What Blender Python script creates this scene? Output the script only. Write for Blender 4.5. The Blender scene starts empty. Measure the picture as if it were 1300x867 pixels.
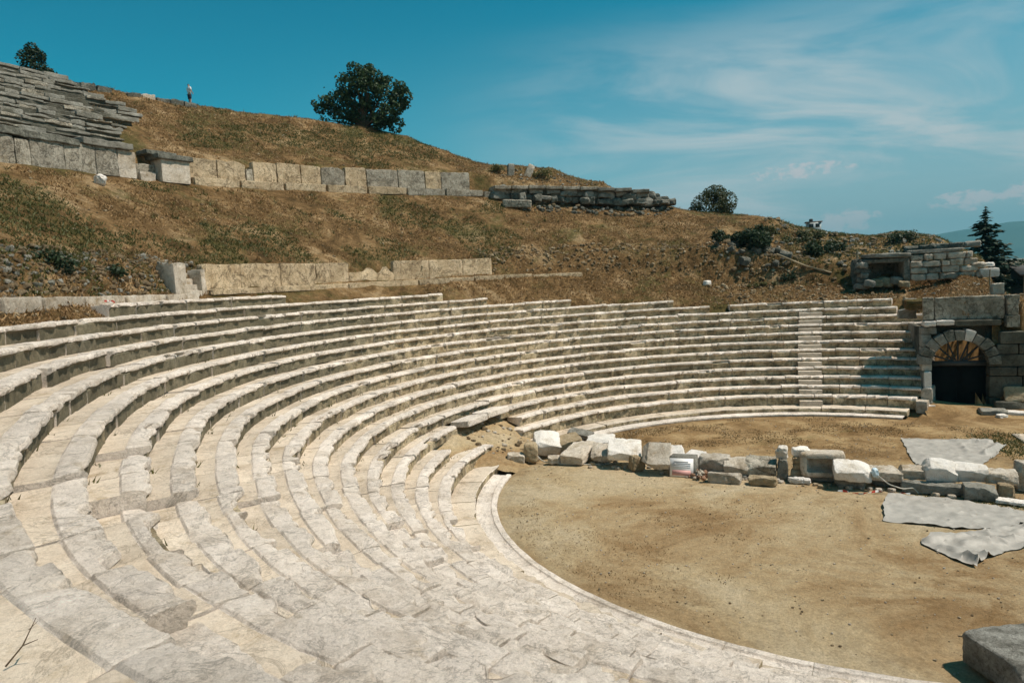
import bpy, math, random
import numpy as np
from mathutils import Matrix, Vector, Euler

random.seed(11)
rng = np.random.default_rng(7)
R_ = math.radians
scene = bpy.context.scene
COL = scene.collection

# ------------------------------------------------------------------ numeric noise
def _h(ix, iy, iz, s):
    n = (ix * 374761393 + iy * 668265263 + iz * 2147483647 + s * 1274126177) & 0xFFFFFFFF
    n = ((n ^ (n >> 13)) * 1274126177) & 0xFFFFFFFF
    n = ((n ^ (n >> 16)) * 2246822519) & 0xFFFFFFFF
    return ((n ^ (n >> 15)) & 0xFFFFFF) / float(0xFFFFFF)

def vnoise(P, s=1.0, seed=0):
    P = np.asarray(P, float) * s
    I = np.floor(P).astype(np.int64); f = P - I
    f = f * f * (3 - 2 * f)
    x, y, z = I[:, 0], I[:, 1], I[:, 2]
    fx, fy, fz = f[:, 0], f[:, 1], f[:, 2]
    def L(a, b, t): return a + (b - a) * t
    c = [[[_h(x + i, y + j, z + k, seed) for k in (0, 1)] for j in (0, 1)] for i in (0, 1)]
    v = L(L(L(c[0][0][0], c[1][0][0], fx), L(c[0][1][0], c[1][1][0], fx), fy),
          L(L(c[0][0][1], c[1][0][1], fx), L(c[0][1][1], c[1][1][1], fx), fy), fz)
    return v * 2 - 1

def fbm(P, s=1.0, octv=3, seed=0):
    a, t, o = 1.0, 0.0, 0
    for i in range(octv):
        o = o + a * vnoise(P, s * 2.03 ** i, seed + 17 * i); t += a; a *= 0.5
    return o / t

def sstep(x, a, b):
    t = np.clip((np.asarray(x, float) - a) / (b - a), 0, 1)
    return t * t * (3 - 2 * t)

# ------------------------------------------------------------------ object helpers
def link(o, parent=None):
    COL.objects.link(o)
    if parent is not None: o.parent = parent
    return o

def tag(o, label, cat, group=None):
    o['label'] = label; o['category'] = cat
    if group: o['group'] = group
    return o

def empty(name, loc=(0, 0, 0), rz=0.0):
    o = bpy.data.objects.new(name, None)
    o.location = loc; o.rotation_euler = (0, 0, rz); o.empty_display_size = 0.3
    return link(o)

class MB:
    """collects vertices and faces of one mesh"""
    def __init__(s): s.V = []; s.F = []; s.M = []; s.n = 0
    def add(s, V, F, mi=0):
        V = np.asarray(V, float)
        b = s.n
        s.V.append(V); s.n += len(V)
        for f in F: s.F.append([i + b for i in f])
        s.M.extend([mi] * len(F) if np.isscalar(mi) else list(mi))
        return s
    def quads(s, V, nquad, mi=0):           # V is nquad*4 vertices
        b = s.n; s.V.append(V); s.n += len(V)
        q = (np.arange(nquad * 4).reshape(-1, 4) + b).tolist()
        s.F.extend(q); s.M.extend([mi] * nquad)
    def tris(s, V, nt, mi=0):
        b = s.n; s.V.append(V); s.n += len(V)
        s.F.extend((np.arange(nt * 3).reshape(-1, 3) + b).tolist()); s.M.extend([mi] * nt)
    def build(s, name, mats, parent=None, smooth=35.0, offset=(0, 0, 0)):
        V = np.concatenate(s.V) - np.asarray(offset, float)
        me = bpy.data.meshes.new(name)
        me.vertices.add(len(V)); me.vertices.foreach_set('co', V.astype(np.float32).ravel())
        ls = np.array([len(f) for f in s.F], np.int32)
        idx = np.fromiter((i for f in s.F for i in f), np.int32, int(ls.sum()))
        me.loops.add(len(idx)); me.loops.foreach_set('vertex_index', idx)
        me.polygons.add(len(ls))
        st = np.zeros(len(ls), np.int32); st[1:] = np.cumsum(ls)[:-1]
        me.polygons.foreach_set('loop_start', st)
        me.update(calc_edges=True)
        mats = mats if isinstance(mats, (list, tuple)) else [mats]
        for m in mats: me.materials.append(m)
        if len(mats) > 1: me.polygons.foreach_set('material_index', np.array(s.M, np.int32))
        if smooth is not None:
            me.polygons.foreach_set('use_smooth', np.ones(len(ls), bool))
            if smooth < 179: me.set_sharp_from_angle(angle=R_(smooth))
        me.validate()
        o = bpy.data.objects.new(name, me); o.location = offset
        return link(o, parent)

_grid = {}
def cube_grid(n):
    if n in _grid: return _grid[n]
    idx = {}; V = []; F = []
    def vid(p):
        if p not in idx: idx[p] = len(V); V.append(p)
        return idx[p]
    for ax in range(3):
        for sd in (0, n):
            for i in range(n):
                for j in range(n):
                    q = []
                    for (a, b) in ((i, j), (i + 1, j), (i + 1, j + 1), (i, j + 1)):
                        p = [0, 0, 0]; p[ax] = sd; p[(ax + 1) % 3] = a; p[(ax + 2) % 3] = b
                        q.append(vid(tuple(p)))
                    F.append(q if sd else q[::-1])
    _grid[n] = (np.array(V, float) / n * 2 - 1, F)
    return _grid[n]

def rock(size, n=7, p=8.0, amp=0.04, seed=0, cuts=3, freq=1.6, flat_base=False):
    """a dressed or broken stone, about the origin; size in metres"""
    U, F = cube_grid(n)
    V = U.copy()
    r = (np.abs(V) ** p).sum(1) ** (1 / p)
    V = V / r[:, None]
    rs = np.random.default_rng(seed)
    for c in range(cuts):
        nv = rs.normal(size=3); nv /= np.linalg.norm(nv)
        if nv[2] < -0.3: nv[2] *= -1
        d = rs.uniform(0.78, 1.05) * np.abs(nv).sum() * 0.78
        e = np.maximum(0, V @ nv - d); V -= e[:, None] * nv
    S = np.asarray(size, float) / 2
    V = V * S
    m = float(S.min())
    nd = U / np.linalg.norm(U, axis=1)[:, None]
    k = freq / max(m, 0.05)
    off = rs.uniform(-50, 50, 3)
    V = V + nd * (amp * fbm(V + off, k * 0.6, 4, seed) + (amp * 0.55 * fbm(V + off, k * 2.2, 3, seed + 5) if n > 5 else 0))[:, None]
    if flat_base: V[:, 2] = np.maximum(V[:, 2], -S[2] * 0.97)
    return V, F

def place(V, loc, rot=(0, 0, 0)):
    M = np.array(Euler(rot).to_matrix())
    return V @ M.T + np.asarray(loc, float)

def tube(mb, P, r, n=8, mi=0, cap=True):
    P = [Vector(p) for p in P]
    rr = r if hasattr(r, '__len__') else [r] * len(P)
    rings = []
    for i, p in enumerate(P):
        d = (P[min(i + 1, len(P) - 1)] - P[max(i - 1, 0)]).normalized()
        a = d.cross(Vector((0, 0, 1)) if abs(d.z) < .9 else Vector((1, 0, 0))).normalized(); b = d.cross(a)
        rings.append([p + (a * math.cos(t) + b * math.sin(t)) * rr[i] for t in [2 * math.pi * j / n for j in range(n)]])
    V = [v for R in rings for v in R]; F = []
    for i in range(len(P) - 1):
        for j in range(n):
            F.append([i * n + j, i * n + (j + 1) % n, (i + 1) * n + (j + 1) % n, (i + 1) * n + j])
    if cap: F.append(list(range(n))[::-1]); F.append([(len(P) - 1) * n + j for j in range(n)])
    mb.add([tuple(v) for v in V], F, mi)

def box(mb, lo, hi, mi=0):
    x0, y0, z0 = lo; x1, y1, z1 = hi
    V = [(x0, y0, z0), (x1, y0, z0), (x1, y1, z0), (x0, y1, z0), (x0, y0, z1), (x1, y0, z1), (x1, y1, z1), (x0, y1, z1)]
    F = [[0, 3, 2, 1], [4, 5, 6, 7], [0, 1, 5, 4], [1, 2, 6, 5], [2, 3, 7, 6], [3, 0, 4, 7]]
    mb.add(V, F, mi)

# ------------------------------------------------------------------ materials
class T:
    def __init__(s, name, rough=0.9, spec=0.25):
        s.m = bpy.data.materials.new(name); s.m.use_nodes = True
        s.t = s.m.node_tree; s.t.nodes.clear()
        s.out = s.t.nodes.new('ShaderNodeOutputMaterial')
        s.b = s.t.nodes.new('ShaderNodeBsdfPrincipled')
        s.b.inputs['Roughness'].default_value = rough
        s.b.inputs['Specular IOR Level'].default_value = spec
        s.t.links.new(s.b.outputs[0], s.out.inputs[0])
        g = s.t.nodes.new('ShaderNodeNewGeometry'); s.pos = g.outputs['Position']; s.nrm = g.outputs['Normal']
    def set(s, sock, v):
        if v is None: return
        if isinstance(v, bpy.types.NodeSocket): s.t.links.new(v, sock)
        else:
            if sock.type == 'RGBA' and len(v) == 3: v = (*v, 1)
            sock.default_value = v
    def noise(s, scale, detail=6, rough=0.6, dist=0.0, vec=None, out='Fac'):
        n = s.t.nodes.new('ShaderNodeTexNoise'); s.set(n.inputs['Vector'], vec or s.pos)
        for k, v in (('Scale', scale), ('Detail', detail), ('Roughness', rough), ('Distortion', dist)): n.inputs[k].default_value = v
        return n.outputs[out]
    def voro(s, scale, feature='F1', vec=None, out='Distance', rand=1.0):
        n = s.t.nodes.new('ShaderNodeTexVoronoi'); n.feature = feature; s.set(n.inputs['Vector'], vec or s.pos)
        n.inputs['Scale'].default_value = scale; n.inputs['Randomness'].default_value = rand
        return n.outputs[out]
    def ramp(s, fac, stops):
        n = s.t.nodes.new('ShaderNodeValToRGB'); s.set(n.inputs[0], fac)
        e = n.color_ramp.elements
        while len(e) < len(stops): e.new(0.5)
        for q, (p, c) in zip(e, stops):
            q.position = p; q.color = (*c, 1) if hasattr(c, '__len__') else (c, c, c, 1)
        return n.outputs[0]
    def mix(s, fac, a, b, mode='MIX'):
        n = s.t.nodes.new('ShaderNodeMix'); n.data_type = 'RGBA'; n.blend_type = mode
        s.set(n.inputs[0], fac); s.set(n.inputs[6], a); s.set(n.inputs[7], b)
        return n.outputs[2]
    def math(s, op, a, b=0.0, clamp=False):
        n = s.t.nodes.new('ShaderNodeMath'); n.operation = op; n.use_clamp = clamp
        s.set(n.inputs[0], a); s.set(n.inputs[1], b)
        return n.outputs[0]
    def mapv(s, vec, scale=(1, 1, 1), rot=(0, 0, 0), loc=(0, 0, 0)):
        n = s.t.nodes.new('ShaderNodeMapping'); s.set(n.inputs[0], vec)
        n.inputs['Scale'].default_value = scale; n.inputs['Rotation'].default_value = rot; n.inputs['Location'].default_value = loc
        return n.outputs[0]
    def vadd(s, a, b, k=1.0):
        n = s.t.nodes.new('ShaderNodeVectorMath'); n.operation = 'MULTIPLY_ADD'
        s.set(n.inputs[0], b); n.inputs[1].default_value = (k, k, k); s.set(n.inputs[2], a)
        return n.outputs[0]
    def sep(s, v):
        n = s.t.nodes.new('ShaderNodeSeparateXYZ'); s.set(n.inputs[0], v); return n.outputs
    def rnd(s):
        return s.t.nodes.new('ShaderNodeObjectInfo').outputs['Random']
    def bump(s, h, strength=0.5, dist=0.02, prev=None):
        n = s.t.nodes.new('ShaderNodeBump'); n.inputs['Strength'].default_value = strength; n.inputs['Distance'].default_value = dist
        s.set(n.inputs['Height'], h)
        if prev is not None: s.set(n.inputs['Normal'], prev)
        return n.outputs[0]
    def done(s, col, normal=None, rough=None):
        s.set(s.b.inputs['Base Color'], col)
        if normal is not None: s.set(s.b.inputs['Normal'], normal)
        if rough is not None: s.set(s.b.inputs['Roughness'], rough)
        return s.m

def stone(name, light, mid, dark, stain, stain_at=0.6, lichen=(0.2, 0.2, 0.17), lichen_at=0.62, scale=1.0, crack=0.5, bump=0.6, vary=0.25, big=0.0, pit=0.6, west=False):
    t = T(name)
    warp = t.vadd(t.pos, t.noise(1.7 * scale, 4, out='Color'), 0.25)
    a = t.noise(1.1 * scale, 12, 0.72, 0.3, vec=warp)
    col = t.ramp(a, [(0.33, dark), (0.47, mid), (0.62, light)])
    st = t.ramp(t.noise(1.9 * scale, 10, 0.74, 0.6, vec=t.mapv(t.pos, loc=(13, 5, 3))), [(stain_at - 0.06, 0.0), (stain_at + 0.08, 0.85)])
    col = t.mix(st, col, stain)
    li = t.ramp(t.noise(6.5 * scale, 14, 0.8, 0.2, vec=t.mapv(t.pos, loc=(3, 15, 9))), [(lichen_at - 0.07, 0.0), (lichen_at + 0.07, 0.8)])
    col = t.mix(li, col, lichen)
    fine = t.noise(30 * scale, 10, 0.82)
    col = t.mix(0.6, col, t.ramp(fine, [(0.3, 0.55), (0.5, 1.04), (0.68, 1.3)]), 'MULTIPLY')
    pits = t.ramp(t.noise(15 * scale, 9, 0.86, vec=t.mapv(t.pos, loc=(6, 6, 2))), [(0.33, 0.75), (0.43, 0.0)])
    col = t.mix(t.math('MULTIPLY', pits, pit), col, tuple(x * 0.5 for x in dark))
    # hair cracks: thin lines where a warped noise crosses its middle value
    r1 = t.math('ABSOLUTE', t.math('SUBTRACT', t.noise(3.1 * scale, 8, 0.62, 0.5, vec=t.mapv(t.pos, loc=(4, 9, 1))), 0.5))
    r2 = t.math('ABSOLUTE', t.math('SUBTRACT', t.noise(8.0 * scale, 7, 0.66, 0.8, vec=t.mapv(t.pos, loc=(1, 3, 8))), 0.5))
    l1 = t.ramp(r1, [(0.0, 1.0), (0.012, 0.0)]); l2 = t.ramp(r2, [(0.0, 0.6), (0.014, 0.0)])
    gate = t.ramp(t.noise(1.3 * scale, 5, vec=t.mapv(t.pos, loc=(31, 2, 7))), [(0.42, 0.0), (0.6, 1.0)])
    crm = t.math('MULTIPLY', t.math('MAXIMUM', l1, t.math('MULTIPLY', l2, gate)), crack)
    col = t.mix(crm, col, tuple(x * 0.42 for x in dark))
    if big:
        r0 = t.math('ABSOLUTE', t.math('SUBTRACT', t.noise(0.75, 9, 0.66, 0.6, vec=t.mapv(t.pos, loc=(14, 2, 6))), 0.5))
        l0 = t.ramp(r0, [(0.0, big), (0.013, 0.0)])
        col = t.mix(l0, col, tuple(x * 0.4 for x in dark)); crm = t.math('MAXIMUM', crm, l0)
    if west:      # the older stones of the left wing carry black lichen
        xx = t.math('MULTIPLY', t.math('ADD', t.sep(t.pos)[0], 16.2), -0.09)
        wm = t.ramp(t.math('ADD', xx, t.noise(0.9, 9, 0.72, 0.4, vec=t.mapv(t.pos, loc=(5, 1, 2)))), [(0.53, 0.0), (0.74, 0.72)])
        col = t.mix(wm, col, (0.105, 0.10, 0.068))
    rv = t.math('MULTIPLY_ADD', t.rnd(), vary); rv.node.inputs[2].default_value = 1.0 - vary * 0.5
    col = t.mix(1.0, col, rv, 'MULTIPLY')
    h = t.math('ADD', t.noise(7 * scale, 12, 0.76), t.math('MULTIPLY', t.math('MAXIMUM', crm, pits), -0.35))
    nrm = t.bump(h, bump, 0.13)
    nrm = t.bump(t.noise(42 * scale, 6, 0.8), bump * 0.8, 0.028, nrm)
    return t.done(col, nrm)

M = {}
M['seat'] = stone('limestone_top', (0.94, 0.825, 0.725), (0.86, 0.745, 0.64), (0.65, 0.54, 0.435), (0.52, 0.395, 0.255), 0.635, (0.43, 0.36, 0.275), 0.625, 1.0, 0.3, 0.8, 0.18, 0.45, 0.9)
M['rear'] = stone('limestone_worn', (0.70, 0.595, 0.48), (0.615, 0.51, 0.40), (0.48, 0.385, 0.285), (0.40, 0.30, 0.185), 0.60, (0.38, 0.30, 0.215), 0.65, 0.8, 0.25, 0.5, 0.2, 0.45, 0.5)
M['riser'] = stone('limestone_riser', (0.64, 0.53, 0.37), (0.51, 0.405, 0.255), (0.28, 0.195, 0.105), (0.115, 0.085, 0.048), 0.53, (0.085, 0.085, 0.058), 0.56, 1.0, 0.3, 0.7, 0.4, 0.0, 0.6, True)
M['white'] = stone('white_marble', (0.88, 0.82, 0.76), (0.80, 0.735, 0.66), (0.58, 0.50, 0.40), (0.5, 0.4, 0.27), 0.70, (0.36, 0.33, 0.27), 0.69, 1.3, 0.3, 0.6)
M['pale'] = stone('pale_stone', (0.82, 0.73, 0.62), (0.68, 0.58, 0.46), (0.43, 0.34, 0.24), (0.38, 0.27, 0.15), 0.60, (0.26, 0.23, 0.17), 0.63, 1.4, 0.4, 0.9)
M['tan'] = stone('tan_stone', (0.56, 0.445, 0.30), (0.44, 0.335, 0.205), (0.27, 0.19, 0.105), (0.2, 0.135, 0.07), 0.61, (0.22, 0.185, 0.12), 0.64, 1.6, 0.3, 0.8)
M['grey'] = stone('grey_stone', (0.40, 0.38, 0.33), (0.30, 0.28, 0.235), (0.18, 0.165, 0.13), (0.2, 0.16, 0.1), 0.64, (0.115, 0.115, 0.09), 0.58, 1.2, 0.4, 0.75)
M['dark'] = stone('lichened_stone', (0.33, 0.32, 0.27), (0.19, 0.185, 0.15), (0.085, 0.085, 0.068), (0.11, 0.09, 0.06), 0.62, (0.055, 0.058, 0.045), 0.56, 1.0, 0.5, 0.9, 0.3, 0.6)
M['slab'] = stone('wall_slab', (0.74, 0.585, 0.395), (0.62, 0.475, 0.305), (0.42, 0.305, 0.18), (0.31, 0.215, 0.115), 0.62, (0.2, 0.16, 0.1), 0.60, 1.0, 0.8, 0.8, 0.25, 1.0)
M['slabgrey'] = stone('grey_wall_slab', (0.58, 0.525, 0.43), (0.43, 0.38, 0.30), (0.25, 0.215, 0.16), (0.2, 0.15, 0.085), 0.6, (0.13, 0.125, 0.095), 0.57, 0.9, 0.7, 0.8, 0.3, 0.9)
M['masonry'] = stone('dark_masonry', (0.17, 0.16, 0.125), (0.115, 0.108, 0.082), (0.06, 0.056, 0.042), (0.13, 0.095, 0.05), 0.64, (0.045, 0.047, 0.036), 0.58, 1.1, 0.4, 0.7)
M['block'] = stone('block_stone', (0.60, 0.575, 0.51), (0.38, 0.36, 0.31), (0.17, 0.16, 0.13), (0.2, 0.17, 0.12), 0.72, (0.08, 0.08, 0.068), 0.57, 3.2, 0.2, 1.0)
M['earthrock'] = stone('earthy_rock', (0.36, 0.27, 0.165), (0.255, 0.18, 0.10), (0.14, 0.095, 0.05), (0.13, 0.085, 0.045), 0.6, (0.12, 0.105, 0.07), 0.6, 2.0, 0.3, 0.9)
M['brick'] = stone('red_brick', (0.45, 0.26, 0.17), (0.36, 0.2, 0.125), (0.24, 0.14, 0.09), (0.4, 0.3, 0.2), 0.62, (0.3, 0.24, 0.18), 0.7, 3.0, 0.2, 0.6)

def dirt():
    t = T('orchestra_earth', 0.95, 0.15)
    a = t.noise(0.22, 12, 0.68, 0.5)
    col = t.ramp(a, [(0.37, (0.27, 0.18, 0.092)), (0.45, (0.37, 0.275, 0.16)), (0.53, (0.43, 0.345, 0.22)), (0.62, (0.48, 0.405, 0.285))])
    y = t.sep(t.pos)[1]; x = t.sep(t.pos)[0]
    back = t.ramp(t.math('ADD', t.math('MULTIPLY', t.math('MULTIPLY_ADD', x, 0.45), 0.07), t.math('MULTIPLY', t.noise(0.3, 6, 0.65), 0.9)), [(0.45, 0.0), (0.8, 0.9)])
    lk = [l for l in t.t.links if l.to_node == back.node][0].from_node       # x*.45 + y
    t.set([n for n in t.t.nodes if n.type == 'MATH' and n.operation == 'MULTIPLY_ADD'][-1].inputs[2], y)
    b = t.ramp(t.noise(0.5, 12, 0.7, 0.5, vec=t.mapv(t.pos, loc=(9, 4, 0))), [(0.38, (0.15, 0.088, 0.034)), (0.49, (0.265, 0.172, 0.08)), (0.6, (0.40, 0.29, 0.155))])
    col = t.mix(back, col, b)
    pt = t.ramp(t.noise(0.7, 12, 0.76, 0.8, vec=t.mapv(t.pos, loc=(2, 8, 5))), [(0.53, 0.0), (0.64, 0.75)])
    pg = t.ramp(t.noise(0.17, 3, 0.5, vec=t.mapv(t.pos, loc=(3.3, 1.2, 5))), [(0.46, 0.12), (0.6, 1.0)])
    col = t.mix(t.math('MULTIPLY', pt, pg), col, (0.20, 0.122, 0.052))
    gr = t.ramp(t.noise(0.35, 8, 0.66, 0.6, vec=t.mapv(t.pos, loc=(21, 3, 5))), [(0.62, 0.0), (0.72, 0.6)])
    col = t.mix(t.math('MULTIPLY', gr, back), col, (0.12, 0.115, 0.042))
    sp = t.ramp(t.noise(14, 12, 0.9), [(0.34, 0.4), (0.5, 1.03), (0.64, 1.45)])
    col = t.mix(0.7, col, sp, 'MULTIPLY')
    sp2 = t.ramp(t.noise(3.4, 10, 0.82), [(0.36, 0.68), (0.5, 1.0), (0.62, 1.2)])
    col = t.mix(0.7, col, sp2, 'MULTIPLY')
    pe = t.ramp(t.voro(13, 'F1', vec=t.vadd(t.pos, t.noise(20, 3, out='Color'), 0.05)), [(0.08, 1.0), (0.2, 0.0)])
    pg = t.ramp(t.noise(1.7, 6, 0.7), [(0.5, 0.0), (0.62, 0.85)])
    col = t.mix(t.math('MULTIPLY', pe, pg), col, (0.16, 0.10, 0.05))
    col = t.mix(1.0, col, (1.04, 0.985, 0.92), 'MULTIPLY')
    nrm = t.bump(t.noise(2.0, 12, 0.78), 0.9, 0.16)
    nrm = t.bump(t.noise(40, 6, 0.8), 0.5, 0.015, nrm)
    return t.done(col, nrm)
M['dirt'] = dirt()

def hill():
    t = T('hillside_earth', 0.97, 0.1)
    a = t.noise(0.33, 14, 0.74, 0.6)
    col = t.ramp(a, [(0.36, (0.092, 0.058, 0.024)), (0.44, (0.18, 0.106, 0.045)), (0.53, (0.29, 0.178, 0.08)), (0.62, (0.47, 0.325, 0.178))])
    g = t.ramp(t.noise(0.24, 12, 0.78, 0.4, vec=t.mapv(t.pos, loc=(7, 3, 1))), [(0.50, 0.0), (0.60, 0.8)])
    col = t.mix(g, col, (0.10, 0.095, 0.03))
    r = t.ramp(t.noise(2.6, 10, 0.8, 0.5), [(0.33, 0.45), (0.5, 1.0), (0.66, 1.6)])
    col = t.mix(0.8, col, r, 'MULTIPLY')
    f = t.ramp(t.noise(11, 8, 0.85), [(0.33, 0.5), (0.5, 1.0), (0.66, 1.5)])
    col = t.mix(0.8, col, f, 'MULTIPLY')
    nrm = t.bump(t.noise(2.2, 12, 0.8), 1.0, 0.35)
    nrm = t.bump(t.noise(12, 8, 0.85), 0.9, 0.08, nrm)
    return t.done(col, nrm)
M['hill'] = hill()

def plain(name, c, rough=0.85, var=0.2, scale=3.0, bump=0.2, spec=0.25):
    t = T(name, rough, spec)
    col = t.mix(1.0, c, t.ramp(t.noise(scale, 8, 0.68, 0.3), [(0.3, 1 - var), (0.7, 1 + var)]), 'MULTIPLY')
    return t.done(col, t.bump(t.noise(scale * 6, 6, 0.7), bump, 0.01))

def leafmat(name, a, b, sc=0.8, trans=0.3):
    t = T(name, 0.6, 0.3)
    n = t.noise(sc, 5, 0.7)
    col = t.mix(t.ramp(n, [(0.35, 0.0), (0.65, 1.0)]), a, b)
    f = t.ramp(t.noise(9, 3, 0.7), [(0.3, 0.65), (0.7, 1.35)])
    col = t.mix(1.0, col, f, 'MULTIPLY')
    t.set(t.b.inputs['Base Color'], col)
    tr = t.t.nodes.new('ShaderNodeBsdfTranslucent'); t.set(tr.inputs[0], col)
    ms = t.t.nodes.new('ShaderNodeMixShader'); ms.inputs[0].default_value = trans
    t.t.links.new(t.b.outputs[0], ms.inputs[1]); t.t.links.new(tr.outputs[0], ms.inputs[2]); t.t.links.new(ms.outputs[0], t.out.inputs[0])
    return t.m
M['fig'] = leafmat('fig_leaf', (0.02, 0.048, 0.02), (0.065, 0.105, 0.038), 1.6)
M['dkleaf'] = leafmat('dark_leaf', (0.018, 0.038, 0.018), (0.04, 0.062, 0.025))
M['olive'] = leafmat('olive_leaf', (0.035, 0.05, 0.02), (0.085, 0.09, 0.03))
M['needle'] = leafmat('needles', (0.012, 0.035, 0.022), (0.03, 0.06, 0.035), 1.2, 0.15)
M['weed'] = leafmat('weeds', (0.06, 0.078, 0.022), (0.17, 0.145, 0.05), 2.5)
M['grass'] = leafmat('dry_grass', (0.13, 0.07, 0.026), (0.48, 0.305, 0.14), 3.2, 0.2)
M['straw'] = leafmat('straw', (0.15, 0.095, 0.04), (0.27, 0.19, 0.09), 0.8, 0.2)
M['bark'] = plain('bark', (0.12, 0.085, 0.055), 0.95, 0.4, 6, 0.8)
M['wood'] = plain('weathered_wood', (0.30, 0.235, 0.15), 0.9, 0.3, 8, 0.5)
M['tarp'] = plain('grey_tarpaulin', (0.37, 0.34, 0.30), 0.55, 0.2, 2.2, 0.35, 0.4)
M['iron'] = plain('painted_iron', (0.045, 0.05, 0.05), 0.55, 0.3, 8, 0.2, 0.4)
M['panel'] = plain('passage_shade', (0.007, 0.008, 0.008), 0.95, 0.3, 4, 0.2)  # near-black colour stands for the shade inside the open passage
M['ochre'] = plain('ochre_plaster', (0.62, 0.37, 0.15), 0.95, 0.3, 2.5, 0.6)
M['signwhite'] = plain('sign_white', (0.80, 0.78, 0.76), 0.5, 0.04, 2, 0.02)
M['signpink'] = plain('sign_red_print', (0.62, 0.33, 0.30), 0.5, 0.06, 4, 0.02)
M['signgrey'] = plain('sign_grey_print', (0.60, 0.58, 0.58), 0.5, 0.06, 4, 0.02)
M['rope'] = plain('pale_rope', (0.55, 0.52, 0.45), 0.8, 0.1, 20, 0.3)
M['tapew'] = plain('tape_white', (0.78, 0.74, 0.7), 0.5, 0.1, 5, 0.1)
M['taper'] = plain('tape_red', (0.55, 0.06, 0.04), 0.5, 0.1, 5, 0.1)
M['bag'] = plain('pale_blue_bag', (0.55, 0.66, 0.72), 0.5, 0.15, 8, 0.3)
M['roof'] = plain('roof_sheet', (0.16, 0.15, 0.14), 0.8, 0.25, 1.5, 0.3)
M['hut'] = plain('hut_wall', (0.42, 0.5, 0.52), 0.8, 0.1, 1, 0.1)
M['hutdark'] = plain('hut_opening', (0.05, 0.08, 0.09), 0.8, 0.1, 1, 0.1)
M['rooftile'] = plain('roof_tile', (0.30, 0.15, 0.09), 0.9, 0.25, 2, 0.4)
M['skin'] = plain('skin', (0.45, 0.29, 0.21), 0.6, 0.08, 8, 0.05)
M['shirt'] = plain('white_shirt', (0.75, 0.76, 0.77), 0.85, 0.08, 10, 0.2)
M['shorts'] = plain('navy_shorts', (0.03, 0.04, 0.07), 0.85, 0.1, 10, 0.2)
M['hair'] = plain('hair', (0.05, 0.035, 0.025), 0.7, 0.2, 20, 0.2)
M['mount'] = plain('far_slope', (0.045, 0.075, 0.05), 0.95, 0.35, 0.004, 0.0)
M['yellow'] = plain('ochre_lichen', (0.5, 0.33, 0.08), 0.9, 0.3, 6, 0.2)

# ------------------------------------------------------------------ theatre geometry
def row(k):
    """front radius and top height of seat row k (0 = walkway, 1.. = seats)"""
    if k == -1: return 12.2354, 0.0
    if k == 0: return 12.6806, 0.2241
    e = k - 1
    return 13.4667 + 0.6875 * e + 0.0015 * e * e, 0.7549 + 0.4 * e + 0.00117 * e * e

def warp(th, k):
    e = np.clip((np.asarray(k, float)) / 13.0, 0, 1.2)
    return WR_N * sstep(th, 200, 230) * e

WR_N, WZ_N = 1.0, -0.45
def zwarp(th, k):
    return WZ_N * sstep(th, 200, 230) * np.clip((np.asarray(k, float)) / 13.0, 0, 1.2)

def pol(r, th, z=0.0):
    a = R_(th); return (r * math.cos(a), r * math.sin(a), z)

CAM = np.array([-11.188, -22.889, 7.403])

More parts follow.
